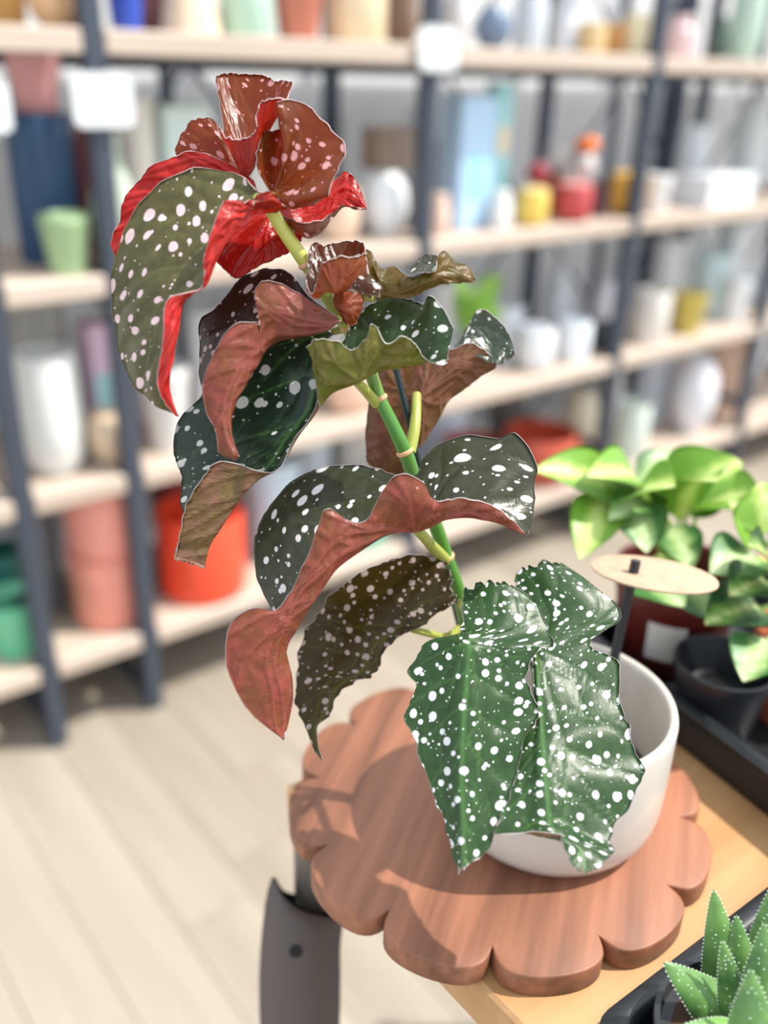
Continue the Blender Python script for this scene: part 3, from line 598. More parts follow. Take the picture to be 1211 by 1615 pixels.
    for i in range(nv - 1):
        for j in range(nu - 1):
            q = (i * nu + j, i * nu + j + 1, (i + 1) * nu + j + 1, (i + 1) * nu + j)
            if s < 0: q = q[::-1]
            F.append(q); MI.append(0); F.append(tuple(T + k for k in reversed(q))); MI.append(1)
    ring = [i * nu for i in range(nv)] + [(nv - 1) * nu + j for j in range(1, nu)] + [i * nu + nu - 1 for i in range(nv - 2, -1, -1)] + [j for j in range(nu - 2, 0, -1)]
    # margin bead
    Pf = P.reshape(-1, 3); cenr = []
    inner = []
    for r in ring:
        i, j = divmod(r, nu); i2 = min(max(i, 3), nv - 4) if i in (0, nv - 1) else i; j2 = 3 if j == 0 else (nu - 4 if j == nu - 1 else j)
        inner.append(P[i2, j2])
    mid0 = len(V); outp = []
    for r, q in zip(ring, inner):
        d = Pf[r] - q; l = np.linalg.norm(d); outp.append(Pf[r] + (d / l * 0.00034 if l > 1e-7 else 0))
    V = np.concatenate([V, np.array(outp)])
    for k in range(len(ring)):
        k2 = (k + 1) % len(ring); a, b = ring[k], ring[k2]
        for q in ((a, b, mid0 + k2, mid0 + k), (mid0 + k, mid0 + k2, T + b, T + a)):
            F.append(q if s < 0 else q[::-1]); MI.append(2)
    lc = np.stack([X.ravel() + seed * 37.3, Y.ravel() + seed * 19.1, np.zeros(T)], 1)
    lc = np.concatenate([lc, lc, lc[ring]]); vd = np.concatenate([VD.ravel(), VD.ravel(), VD.ravel()[ring]])
    return V, F, MI, lc, vd
def leaf(name, patches, mats, parent, label=None):
    V = []; F = []; MI = []; LC = []; VD = []; n = 0
    for p in patches:
        v, f, mi, lc, vd = p
        V.append(v); F += [tuple(i + n for i in q) for q in f]; MI += mi; LC.append(lc); VD.append(vd); n += len(v)
    V = np.concatenate(V); LC = np.concatenate(LC); VD = np.concatenate(VD)
    me = bpy.data.meshes.new(name); me.from_pydata(V.tolist(), [], F); me.update()
    for m in mats: me.materials.append(m)
    me.polygons.foreach_set('material_index', MI); me.polygons.foreach_set('use_smooth', [True] * len(F))
    a = me.attributes.new('lc', 'FLOAT_VECTOR', 'POINT'); a.data.foreach_set('vector', LC.astype(np.float32).ravel())
    a = me.attributes.new('vein', 'FLOAT', 'POINT'); a.data.foreach_set('value', VD.astype(np.float32))
    o = bpy.data.objects.new(name, me); COL.objects.link(o)
    if parent: o.parent = parent; o.matrix_parent_inverse = parent.matrix_world.inverted()
    if label: o['label'] = label
    return o

plant_base = (float(PC[0]) - 0.045, float(PC[1]) + 0.01, ZB + 0.034)
begonia = empty('begonia_plant', plant_base)
bpy.context.view_layer.update()
tag(begonia, 'white-spotted begonia with dark green and red curling leaves in the white pot', 'plant')
begonia.matrix_world = Matrix.Translation(plant_base)

MT1 = leaf_mats('olive_red', srgb(92, 90, 50), srgb(236, 206, 208), srgb(216, 44, 44), srgb(210, 60, 34), big=9.8, dens=.92, trans_w=.10, rough=.24)
MT = leaf_mats('red', srgb(82, 66, 44), srgb(238, 200, 202), srgb(218, 36, 30), srgb(240, 44, 24), big=9.0, trans_w=.34, rough=.22)
MT4 = leaf_mats('redglow', srgb(104, 70, 34), srgb(240, 186, 186), srgb(190, 40, 30), srgb(240, 112, 22), big=9.0, dens=.7, trans_w=0.46)
MM1 = leaf_mats('brown', srgb(46, 38, 26), srgb(214, 184, 182), srgb(158, 78, 66), srgb(200, 84, 48), big=9.5, trans_w=.20)
MM2 = leaf_mats('dark', srgb(40, 60, 42), srgb(212, 212, 206), srgb(148, 104, 82), srgb(110, 110, 46), trans_w=0.12, big=12.0, dens=.6, vein=srgb(96, 138, 72))
MM4 = leaf_mats('olive', srgb(46, 76, 48), srgb(236, 236, 232), srgb(132, 120, 54), srgb(176, 168, 56), big=9.0, dens=.6, trans_w=.32)
MM5 = leaf_mats('rust', srgb(58, 80, 64), srgb(236, 232, 230), srgb(146, 92, 72), srgb(190, 106, 60), big=9.0, trans_w=.25)
MM6 = leaf_mats('umber', srgb(62, 74, 48), srgb(236, 232, 230), srgb(122, 94, 40), srgb(176, 120, 40), big=6.5, trans_w=.36)
MM3 = leaf_mats('amber', srgb(60, 52, 30), srgb(236, 226, 220), srgb(168, 84, 52), srgb(236, 120, 40), big=6.5, trans_w=.40)
ML1 = leaf_mats('copper', srgb(64, 70, 50), srgb(236, 226, 226), srgb(158, 76, 62), srgb(180, 80, 44), big=10.5, dens=.72, trans_w=.16)
ML2 = leaf_mats('deep', srgb(52, 50, 26), srgb(206, 186, 180), srgb(140, 34, 30), srgb(176, 156, 30), big=7.5, dens=.7, trans_w=.42, vein=srgb(112, 116, 44))
ML3 = leaf_mats('green', srgb(54, 86, 44), srgb(244, 244, 244), srgb(150, 100, 80), srgb(110, 150, 40), big=8.2, dens=0.85, trans_w=.16, vein=srgb(96, 140, 78), rough=.36)

SP = leaf_patch
T1 = [[(404,296,0),(409,302,2),(414,308,1),(417,314,-2),(413,321,-4),(405,321,-6)],
 [(366,272,4),(380,300,3),(393,320,0),(390,337,-6),(375,320,-12),(360,313,-14)],
 [(300,270,4),(325,310,3),(362,352,-2),(374,356,-8),(362,345,-14),(348,330,-16)],
 [(250,293,4),(290,340,2),(332,392,-4),(346,403,-8),(339,390,-14),(332,372,-16)],
 [(205,350,6),(260,390,0),(308,430,-4),(327,447,-8),(325,440,-12),(320,415,-14)],
 [(180,432,10),(235,450,0),(285,462,-5),(308,463,-9),(315,460,-10),(319,457,-11)],
 [(182,500,12),(225,500,2),(265,496,-4),(289,482,-8),(278,478,-14),(264,476,-16)],
 [(190,555,12),(225,548,2),(260,542,-4),(281,532,-8),(272,536,-14),(258,545,-15)],
 [(212,600,10),(235,590,2),(257,582,-4),(272,577,-8),(265,582,-12),(248,592,-13)],
 [(235,628,6),(248,621,0),(261,614,-4),(268,612,-6),(264,616,-9),(254,624,-9)],
 [(266,648,0),(269,645,-1),(272,641,-3),(275,640,-4),(275,645,-5),(272,650,-5)],
 [(279,655,0),(280,655,-1),(280,655,-2),(281,656,-3),(281,656,-3),(280,657,-3)]]
leaf('leaf', [SP(T1, .402, (5, .3, 1), seed=3, midrib=True, att=(.45, 0), nveins=11, quilt=1.5)], MT1, begonia, 'large olive spotted leaf with red curled edge at the top left')
T2 = [[(400,284,4),(402,290,4),(404,298,4)],[(356,256,10),(372,285,8),(388,312,8)],[(300,239,14),(332,282,12),(365,322,10)],[(250,259,16),(292,302,14),(332,352,12)],
 [(208,293,18),(252,332,16),(300,390,14)],[(187,350,20),(222,372,18),(270,420,16)],[(176,384,20),(196,402,18),(230,432,16)],[(181,411,20),(188,418,18),(200,430,16)]]
leaf('leaf', [SP(T2, .405, (3, .3, -1), seed=5, att=(.6, 0), ruffle=2.2, quilt=1.4, nveins=12)], MT, begonia, 'glossy red leaf underside behind the olive leaf')
T3b = [[(276,236,0),(278,243,0),(285,252,0)],[(290,208,0),(298,230,-2),(310,256,-2)],[(312,189,0),(325,220,-2),(340,264,-2)],[(338,191,0),(348,225,-2),(366,272,-2)],[(354,214,0),(362,242,0),(382,282,0)]]
leaf('leaf', [SP(T3b, .44, (2, .5, 1), seed=7, att=(.9, 1.0), nv=50)], MT4, begonia)
T3 = [[(346,208,-4),(350,214,0),(352,205,4),(346,165,8),(340,122,10)],[(360,218,-8),(368,245,-4),(372,255,2),(366,190,10),(358,117,13)],[(382,220,-10),(384,260,-6),(386,275,2),(388,200,12),(385,118,15)],
 [(404,205,-12),(396,258,-8),(392,275,0),(405,200,12),(412,119,15)],[(408,168,-12),(408,235,-8),(402,262,0),(420,190,10),(434,128,12)],[(425,157,-10),(420,205,-6),(418,220,0),(432,180,8),(444,128,9)],[(458,155,-6),(450,162,-3),(448,165,0),(455,150,4),(462,128,6)]]
leaf('leaf', [SP(T3, .412, (2, .85, 1), seed=10, att=(.5, .45), nveins=10, quilt=.2)], MT4, begonia, 'upright folded spotted leaf at the very top')
T4 = [[(430,304,0),(424,300,0),(406,270,-4),(405,240,-4),(415,208,-2)],[(431,304,0),(430,296,2),(434,270,5),(440,230,6),(444,200,7)],[(432,305,0),(437,288,-1),(448,250,-4),(447,210,-6),(438,162,-6)],
 [(433,305,0),(443,285,1),(462,235,0),(474,198,0),(478,164,0)],[(434,306,0),(448,290,2),(480,250,2),(505,222,2),(524,208,2)],[(434,307,0),(450,297,0),(485,275,-2),(515,255,-3),(545,236,-2)],
 [(433,308,-1),(448,306,-4),(475,298,-8),(500,292,-10),(526,280,-10)],[(431,309,-2),(442,314,-6),(465,315,-10),(490,312,-12),(517,306,-12)],[(430,310,-1),(438,319,-4),(462,327,-6),(490,323,-6),(508,313,-8)]]
T4c = [[(399,316,-2),(398,324,-1),(402,332,0)],[(408,307,-4),(409,320,-5),(413,336,0)],[(420,302,-5),(421,318,-8),(426,337,0)],[(431,306,-5),(434,318,-7),(438,334,0)],[(440,317,-5),(446,322,-6),(452,330,0)]]
leaf('leaf', [SP(T4, .406, (4, .7, 1), seed=12, att=(.0, .5), nveins=9), SP(T4c, .403, (2, .5, -1), seed=13, nv=40, nu=30, nveins=4)], MT4, begonia, 'fan-shaped red brown spotted leaf at the top right')
T5 = [[(440,324,0),(446,338,0),(452,352,0),(449,348,-3),(446,340,-4)],[(470,317,8),(475,345,4),(480,371,2),(477,370,-4),(468,350,-8)],[(500,304,10),(503,335,6),(503,365,4),(496,368,-3),(490,352,-7)],[(525,284,12),(526,310,8),(524,341,6),(523,342,5),(520,340,4)],
 [(545,270,12),(545,298,8),(542,324,8),(541,325,7),(540,324,7)],[(564,288,10),(562,308,8),(560,327,8),(559,328,7),(558,327,7)],[(578,328,8),(578,329,8),(578,330,8),(577,330,8),(577,330,8)]]
leaf('leaf', [SP(T5, .417, (4, .2, -1), seed=15, att=(.3, 0))], MT, begonia, 'red leaf underside pointing right below the fan-shaped leaf')
T6 = [[(334,401,5),(336,404,4),(338,409,4)],[(360,368,8),(358,398,4),(360,430,2)],[(395,332,10),(390,385,4),(377,438,2)],[(430,322,12),(420,370,6),(405,421,6)],[(460,332,12),(455,370,8),(445,403,8)],[(478,352,10),(476,372,8),(470,390,8)]]
leaf('leaf', [SP(T6, .424, (2, .5, -1), seed=17, att=(.2, .6))], MT, begonia, 'dark red hanging leaf underside behind the upper stem')

M1 = [[(530,499,-1),(533,503,0),(535,507,0),(533,503,2),(530,498,3)],[(500,482,-5),(508,505,-4),(513,523,0),(500,492,8),(488,468,10)],[(462,456,-9),(468,500,-8),(470,533,0),(455,480,12),(456,431,14)],
 [(415,443,-14),(430,490,-12),(440,539,0),(410,480,14),(416,426,18)],[(402,470,-14),(412,510,-12),(420,553,-2),(380,500,14),(372,445,18)],[(409,506,-13),(408,540,-11),(406,573,-4),(360,520,12),(342,488,18)],[(372,512,-17),(386,550,-14),(396,591,-6),(345,545,10),(316,508,20)],
 [(343,545,-18),(364,575,-16),(386,609,-8),(335,570,8),(319,562,16)],[(322,600,-17),(348,615,-16),(374,633,-10),(335,612,4),(316,602,12)],[(323,645,-15),(345,652,-15),(366,663,-11),(345,650,0),(330,648,6)],[(340,680,-14),(354,685,-14),(367,691,-12),(354,690,-6),(346,692,0)],
 [(345,714,-13),(360,716,-14),(376,716,-13),(364,719,-10),(354,718,-8)],[(368,724,-12),(370,725,-12),(374,722,-12),(371,725,-11),(369,725,-11)]]
leaf('leaf', [SP(M1, .414, (6, .12, -1), seed=21, att=(.5, 0), nveins=11)], MM1, begonia, 'curled leaf with rosy underside and pointed drooping tip')
M2 = [[(440,516,5),(465,515,4),(490,515,3),(520,523,0),(524,526,-1),(526,528,-2)],[(388,530,8),(425,533,4),(465,538,2),(505,546,0),(508,551,-2),(505,553,-3)],[(350,570,10),(400,578,4),(450,585,0),(500,592,-2),(508,600,-4),(504,603,-6)],[(318,625,12),(375,635,4),(430,643,0),(490,645,-4),(504,641,-6),(499,644,-8)],
 [(286,660,14),(340,682,4),(400,692,0),(455,692,-4),(472,686,-6),(467,690,-8)],[(277,720,14),(325,730,4),(375,735,0),(425,737,-4),(437,740,-6),(430,744,-9)],[(289,750,12),(325,755,3),(360,755,-1),(392,756,-5),(402,758,-9),(350,727,-17)],[(284,785,10),(310,790,3),(335,790,-1),(360,790,-5),(372,792,-9),(314,763,-17)],
 [(290,815,8),(305,822,2),(320,826,-1),(338,829,-4),(347,832,-8),(292,805,-15)],[(284,850,4),(295,855,1),(306,858,-1),(320,861,-3),(330,860,-6),(284,848,-11)],[(277,881,0),(286,884,-1),(295,887,-2),(306,890,-3),(323,893,-4),(276,879,-7)]]
leaf('leaf', [SP(M2, .436, (3, .4, 1), seed=23, midrib=True, att=(.6, 0), nveins=11, teeth=1.0)], MM2, begonia, 'large dark green spotted leaf with brown folded tip')
M4 = [[(486,548,-8),(493,578,-6),(505,642,-2),(501,620,2),(498,600,4)],[(500,536,-10),(506,575,-9),(524,621,-2),(525,580,6),(535,545,8)],[(531,538,-11),(537,575,-9),(552,609,-2),(548,560,8),(551,517,12)],[(553,552,-10),(561,575,-8),(575,598,-2),(570,540,10),(563,497,14)],[(576,538,-11),(583,562,-9),(592,588,-2),(590,530,10),(586,480,16)],
 [(588,512,-12),(598,548,-9),(606,583,-2),(615,520,8),(615,467,16)],[(609,540,-10),(618,560,-7),(626,581,-2),(640,520,6),(645,472,14)],[(634,531,-11),(642,555,-8),(648,577,-2),(655,530,2),(666,480,6)],[(654,543,-10),(660,560,-7),(665,574,-3),(680,525,-2),(681,467,0)],[(668,567,-6),(672,568,-5),(677,570,-4),(692,545,-4),(712,512,-2)],[(700,577,-4),(702,574,-4),(704,570,-4),(706,560,-4),(709,543,-3)]]
leaf('leaf', [SP(M4, .410, (7, .85, 1), seed=25, att=(.45, .28), nveins=11)], MM4, begonia, 'green spotted leaf with olive folded underside in the middle')
M3a = [[(481,440,-2),(484,458,0),(485,420,2),(486,396,4)],[(494,463,-4),(500,469,-2),(497,420,4),(496,384,8)],[(504,424,-10),(515,461,-6),(510,425,4),(512,389,8)],[(515,412,-12),(528,463,-6),(530,420,6),(532,383,10)],[(536,405,-12),(545,459,-5),(550,420,6),(555,380,10)],[(558,406,-10),(560,451,-5),(566,420,4),(570,382,8)],[(577,399,-6),(580,440,-4),(580,415,0),(578,394,2)]]
M3b = [[(549,424,0),(552,440,-2),(556,457,-2)],[(575,431,0),(577,446,-3),(579,463,-2)],[(600,449,0),(602,456,-1),(596,468,-2)]]
M3c = [[(525,461,4),(528,485,3),(545,512,4)],[(545,458,2),(548,485,-1),(552,514,2)],[(570,460,4),(572,482,3),(562,512,4)]]
leaf('leaf', [SP(M3a, .408, (1, .8, 1), seed=27, att=(.4, .5)), SP(M3b, .404, (1, .5, 1), seed=28, nv=30, nu=24, nveins=3), SP(M3c, .414, (1, .5, -1), seed=29, nv=30, nu=24, nveins=4)], MM3, begonia, 'small crumpled brown leaf at the middle of the stem')
M6 = [[(560,404,4),(557,430,2),(575,466,0)],[(582,394,4),(585,430,0),(592,473,0)],[(600,423,2),(603,445,-2),(612,471,0)],[(622,419,2),(622,445,-2),(640,471,0)],[(646,438,-2),(650,450,-4),(662,463,-2)],[(672,429,-4),(680,440,-6),(692,449,-2)],[(698,398,0),(700,425,-4),(710,447,-2)],[(718,413,2),(722,430,-2),(728,445,0)],[(736,418,2),(740,432,0),(742,445,0)],[(749,434,2),(749,440,2),(748,444,2)]]
M6b = [[(644,437,0),(648,428,6),(660,412,10)],[(668,431,-3),(670,420,4),(672,403,10)],[(686,429,-5),(689,418,0),(690,404,4)]]
leaf('leaf', [SP(M6, .416, (3, .5, -1), seed=31, att=(.9, .2)), SP(M6b, .412, (1, .5, 1), seed=32, nv=30, nu=24, nveins=3)], MM6, begonia, 'olive brown leaf underside reaching right')
M5 = [[(590,585,8),(580,640,8),(576,700,10),(578,728,10)],[(610,580,4),(605,640,2),(600,700,4),(602,745,6)],[(640,575,2),(635,640,0),(630,700,2),(634,748,4)],[(665,570,0),(662,625,-4),(662,670,2),(662,708,6)],[(690,560,-2),(690,600,-4),(688,640,2),(684,676,6)],[(720,548,-4),(716,580,-4),(712,610,2),(706,634,6)],[(742,541,-4),(742,570,-2),(738,590,2),(734,612,5)],[(765,553,-2),(762,570,0),(760,580,2),(758,594,4)],[(782,573,2),(782,576,2),(782,578,2),(781,581,3)]]
M5b = [[(715,548,4),(722,540,8),(735,521,10)],[(740,555,4),(745,525,10),(755,489,12)],[(765,568,4),(772,540,10),(788,507,12)],[(785,575,4),(795,555,8),(806,535,10)],[(790,573,6),(800,568,8),(813,560,8)]]
leaf('leaf', [SP(M5, .472, (4, .3, -1), seed=33, att=(.35, .38), nveins=12), SP(M5b, .466, (1, .5, 1), seed=35, nv=44, nu=32, nveins=5)], MM5, begonia, 'rusty brown leaf underside hanging behind the stem')

L1 = [[(829,842,-4),(829,843,-4),(828,844,-4),(831,842,-2),(833,840,0)],[(808,822,-8),(807,828,-8),(806,833,-6),(818,812,0),(842,800,4)],[(788,805,-10),(786,815,-10),(784,824,-6),(805,790,2),(842,762,8)],[(760,791,-11),(759,805,-10),(758,818,-6),(782,768,2),(846,733,10)],[(735,787,-11),(733,802,-10),(732,815,-6),(755,758,4),(814,684,12)],
 [(712,787,-11),(712,802,-10),(712,816,-5),(730,750,5),(784,694,14)],[(695,792,-11),(697,806,-10),(699,819,-4),(710,750,6),(742,688,15)],[(682,786,-12),(685,806,-11),(687,827,-4),(692,760,6),(702,697,15)],[(670,763,-14),(672,800,-13),(668,835,-3),(676,770,6),(668,722,14)],[(648,750,-15),(652,795,-15),(652,839,-2),(655,780,6),(656,750,13)],
 [(620,754,-15),(628,797,-14),(630,839,-3),(632,790,8),(631,754,14)],[(599,783,-14),(606,812,-13),(612,843,-4),(605,790,9),(607,743,16)],[(577,822,-13),(584,837,-12),(590,853,-6),(570,790,10),(577,735,18)],[(550,821,-14),(559,843,-13),(568,867,-7),(530,790,10),(537,735,20)],[(520,802,-17),(534,842,-16),(545,884,-8),(495,800,10),(495,743,20)],
 [(505,822,-18),(516,860,-17),(527,899,-9),(465,820,10),(456,765,20)],[(490,864,-18),(502,891,-17),(512,920,-10),(448,850,10),(423,802,20)],[(474,903,-17),(487,920,-16),(498,940,-10),(440,880,10),(405,840,20)],[(457,936,-16),(472,947,-15),(486,960,-10),(437,910,8),(403,885,18)],[(432,963,-16),(454,970,-15),(474,982,-10),(436,940,6),(411,925,14)],
 [(398,959,-18),(432,978,-17),(463,1001,-10),(436,962,2),(428,955,8)],[(366,982,-19),(412,1000,-18),(454,1018,-10),(442,992,0),(442,980,4)],[(357,1035,-19),(400,1045,-18),(444,1052,-13),(456,1050,-8),(452,1044,-3)],[(370,1085,-18),(408,1088,-17),(448,1092,-13),(462,1094,-8),(459,1090,-5)],[(402,1130,-16),(420,1130,-15),(444,1131,-12),(457,1130,-9),(455,1129,-8)],[(445,1165,-13),(446,1166,-13),(447,1167,-12),(448,1165,-12),(448,1164,-12)]]
leaf('leaf', [SP(L1, .422, (14, .12, -1), seed=41, nv=130, nu=50, att=(.5, .36), nveins=17)], ML1, begonia, 'widest leaf, curled with copper red underside and spotted face')
L2 = [[(700,884,6),(710,915,2),(722,952,0)],[(656,877,6),(680,930,0),(700,964,-2)],[(612,883,8),(640,945,0),(668,984,-3)],[(563,909,8),(600,965,0),(640,999,-4)],[(521,939,8),(565,990,0),(611,1022,-4)],[(496,971,8),(545,1015,0),(598,1046,-4)],[(478,1004,8),(530,1040,0),(588,1067,-3)],[(469,1045,6),(515,1065,0),(566,1073,-2)],[(467,1085,4),(502,1090,0),(536,1093,0)],[(470,1121,2),(495,1122,0),(521,1127,0)],[(482,1148,0),(490,1148,0),(500,1145,0)],[(496,1183,-2),(499,1181,-2),(502,1178,-2)],[(508,1199,-3),(508,1199,-3),(509,1198,-3)]]
leaf('leaf', [SP(L2, .468, (5, .5, 1), seed=43, midrib=True, teeth=2.2, att=(.85, .26), nveins=13, thick=.5)], ML2, begonia, 'dark backlit spotted leaf with ragged edge behind the copper leaf')
L3 = [[(729,930,8),(750,925,8),(772,920,8),(795,923,8),(815,930,8)],[(728,960,5),(755,958,4),(782,955,3),(815,957,4),(848,960,8)],[(728,988,3),(750,990,1),(785,990,0),(825,992,2),(864,993,6)],[(724,1003,3),(733,1005,0),(744,1010,-3),(805,1015,1),(869,1022,5)],
 [(675,1012,8),(705,1015,3),(742,1024,-4),(790,1030,1),(846,1026,2)],[(648,1052,10),(690,1052,4),(740,1060,-4),(785,1064,1),(832,1068,1)],[(657,1085,7),(695,1088,2),(737,1095,-5),(785,1098,0),(844,1100,2)],[(638,1134,8),(685,1135,2),(734,1135,-6),(785,1137,0),(850,1131,3)],[(656,1172,4),(692,1174,0),(732,1175,-7),(775,1173,-2),(827,1163,0)],
 [(671,1223,2),(700,1224,-2),(730,1225,-8),(768,1226,-4),(814,1223,-2)],[(685,1262,0),(708,1264,-4),(731,1265,-9),(762,1262,-5),(797,1257,-4)],[(704,1303,-2),(718,1307,-6),(732,1310,-10),(756,1312,-7),(781,1310,-6)],[(712,1342,-4),(721,1345,-7),(731,1347,-10),(748,1350,-8),(764,1347,-7)],[(722,1372,-6),(726,1370,-8),(731,1368,-9),(736,1366,-9),(742,1362,-8)]]
leaf('leaf', [SP(L3, .428, (7, .3, 1), seed=45, midrib=True, teeth=2.2, tilt=-34, att=(.5, .24), nveins=8, quilt=.7, thick=.5)], ML3, begonia, 'front green leaf densely spotted white, hanging before the pot')
L4 = [[(810,914,14),(830,898,14),(852,889,14),(875,889,14),(895,894,14)],[(815,940,12),(845,935,10),(875,930,8),(915,932,8),(951,939,10)],[(822,975,8),(850,975,6),(885,972,5),(935,972,5),(979,974,8)],[(830,1005,4),(837,1015,2),(848,1024,-2),(895,1015,1),(934,1008,5)],[(836,1035,0),(842,1040,-1),(850,1048,-4),(895,1042,0),(932,1026,4)],
 [(840,1070,-4),(846,1075,-5),(852,1085,-8),(910,1070,-2),(974,1050,3)],[(851,1131,-10),(852,1133,-11),(856,1137,-13),(915,1125,-9),(976,1115,-5)],[(826,1163,-13),(841,1164,-14),(858,1167,-17),(925,1155,-12),(992,1145,-8)],[(815,1200,-15),(838,1198,-17),(861,1197,-20),(930,1195,-14),(1003,1193,-10)],[(808,1230,-17),(836,1228,-19),(863,1227,-22),(940,1225,-16),(1015,1222,-12)],
 [(796,1258,-19),(832,1260,-21),(866,1262,-24),(930,1267,-19),(991,1270,-15)],[(787,1292,-21),(828,1294,-22),(869,1296,-25),(920,1301,-21),(966,1306,-18)],[(786,1316,-22),(830,1308,-23),(873,1306,-25),(920,1318,-21),(963,1328,-19)],[(828,1313,-23),(855,1320,-24),(882,1319,-25),(925,1332,-22),(963,1340,-20)],[(884,1319,-24),(900,1330,-24),(912,1338,-24),(940,1346,-22),(961,1350,-20)],[(892,1344,-24),(905,1350,-24),(918,1354,-24),(938,1358,-22),(953,1360,-21)],[(902,1366,-24),(910,1370,-24),(920,1373,-24),(930,1374,-23),(938,1374,-22)]]
leaf('leaf', [SP(L4, .446, (9, .7, 1), seed=47, midrib=True, teeth=2.2, tilt=-46, att=(.5, .19), nveins=8, quilt=.7, thick=.5)], ML3, begonia, 'right green leaf with notched lower edge against the white pot')

# stem, stalks and stake
def stem_mat():
    m, nt, N, L = new_mat('stem_green'); p = N.new('ShaderNodeBsdfPrincipled'); p.inputs['Roughness'].default_value = .35
    p.inputs['Subsurface Weight'].default_value = 0.15; p.inputs['Subsurface Radius'].default_value = (.002, .003, .001)
    tc = N.new('ShaderNodeTexCoord'); nz = N.new('ShaderNodeTexNoise'); nz.inputs['Scale'].default_value = 35; L.new(tc.outputs['Object'], nz.inputs['Vector'])
    cr = N.new('ShaderNodeValToRGB'); cr.color_ramp.elements[0].color = srgb(70, 124, 44); cr.color_ramp.elements[1].color = srgb(184, 188, 90); cr.color_ramp.elements[0].position = .74; cr.color_ramp.elements[1].position = 1.0
    sz = N.new('ShaderNodeSeparateXYZ'); L.new(tc.outputs['Object'], sz.inputs[0])
    mr = N.new('ShaderNodeMapRange'); mr.inputs[1].default_value = 1.02; mr.inputs[2].default_value = 1.33; L.new(sz.outputs[2], mr.inputs[0])
    am = N.new('ShaderNodeMath'); am.operation = 'MULTIPLY_ADD'; am.inputs[1].default_value = .35; L.new(nz.outputs['Fac'], am.inputs[0]); L.new(mr.outputs[0], am.inputs[2])
    L.new(am.outputs[0], cr.inputs[0]); L.new(cr.outputs[0], p.inputs['Base Color']); out(nt, p.outputs[0]); return m
M_stem = stem_mat(); M_node = plain(srgb(206, 160, 120), .6); M_petiole = plain(srgb(150, 158, 70), .4, var=.2, scale=80)
def kid(o):
    o.parent = begonia; o.matrix_parent_inverse = begonia.matrix_world.inverted(); return o
spts = [(752,1120,.515),(742,1040,.512),(735,985,.506),(720,925,.492),(704,880,.484),(690,838,.474),(674,798,.466),(652,750,.459),(640,716,.454),(620,672,.449),(600,632,.446),(588,598,.442),(575,560,.438),(548,515,.434),(528,487,.430),(500,440,.424),(482,415,.420),(470,397,.418),(446,362,.414),(428,332,.411),(415,308,.410)]
srad = [.0040, .0040, .0039, .0038, .0037, .0036, .0036, .0035, .0037, .0033, .0032, .0031, .0033, .0033, .0033, .0032, .0032, .0032, .0031, .0030, .0022]
W = crom(np.array([at(*p) for p in spts]), 90); Rr = np.interp(np.linspace(0, 1, 90), np.linspace(0, 1, len(srad)), srad)
kid(MB().tube(W, list(Rr), 14).build('stem', M_stem))
for px, py, d, r in ((640,716,.454,.0044),(596,625,.445,.0040),(545,511,.4335,.0038),(484,418,.4205,.0038),(703,880,.484,.0045)):
    c = at(px, py, d); i = int(np.argmin(np.linalg.norm(W - c, axis=1))); t = W[min(i + 1, 89)] - W[i - 1]; t /= np.linalg.norm(t)
    kid(MB().tube([W[i] - t * .0012, W[i] - t * .0006, W[i] + t * .0006, W[i] + t * .0012], [Rr[i] * 1.02, r, r, Rr[i] * 1.02], 14).build('stem_node', M_node))
for pts, r in (([(704,884,.484),(682,862,.462),(668,846,.440),(658,837,.424)], .0027), ([(594,636,.446),(578,618,.436),(568,608,.422),(562,602,.412)], .0024), ([(646,712,.455),(653,680,.457),(656,650,.461),(657,622,.467)], .0027),
               ([(733,985,.507),(705,1004,.49),(680,1000,.478),(651,993,.467)], .0020), ([(728,950,.498),(740,975,.47),(742,1000,.442),(742,1011,.428)], .0024), ([(732,975,.504),(780,990,.480),(825,1015,.456),(846,1026,.446)], .0024),
               ([(416,312,.411),(404,306,.408),(395,298,.410),(386,281,.412)], .0017), ([(425,328,.411),(430,318,.409),(433,308,.407),(434,303,.406)], .0017), ([(430,336,.412),(418,325,.408),(410,315,.405),(404,310,.402)], .0018),
               ([(545,512,.434),(540,508,.425),(533,504,.416)], .0022), ([(548,516,.434),(536,520,.436),(522,524,.436)], .0020), ([(486,418,.420),(505,440,.415),(518,462,.409)], .0018), ([(500,440,.424),(550,462,.422),(590,472,.417)], .0018),
               ([(470,396,.418),(462,380,.420),(455,350,.42)], .0017)):
    Q = crom(np.array([at(*p) for p in pts]), 14)
    kid(MB().tube(Q, list(np.linspace(r * 1.15, r * .85, 14)), 10).build('leaf_stalk', M_petiole))
stake = MB().tube([at(752, 1128, .522), at(724, 985, .512), at(676, 790, .484), at(624, 580, .452)], .0017, 8).build('support_stake', plain(srgb(24, 44, 50), .4))
tag(stake, 'thin dark support stake standing behind the begonia stem', 'stake')

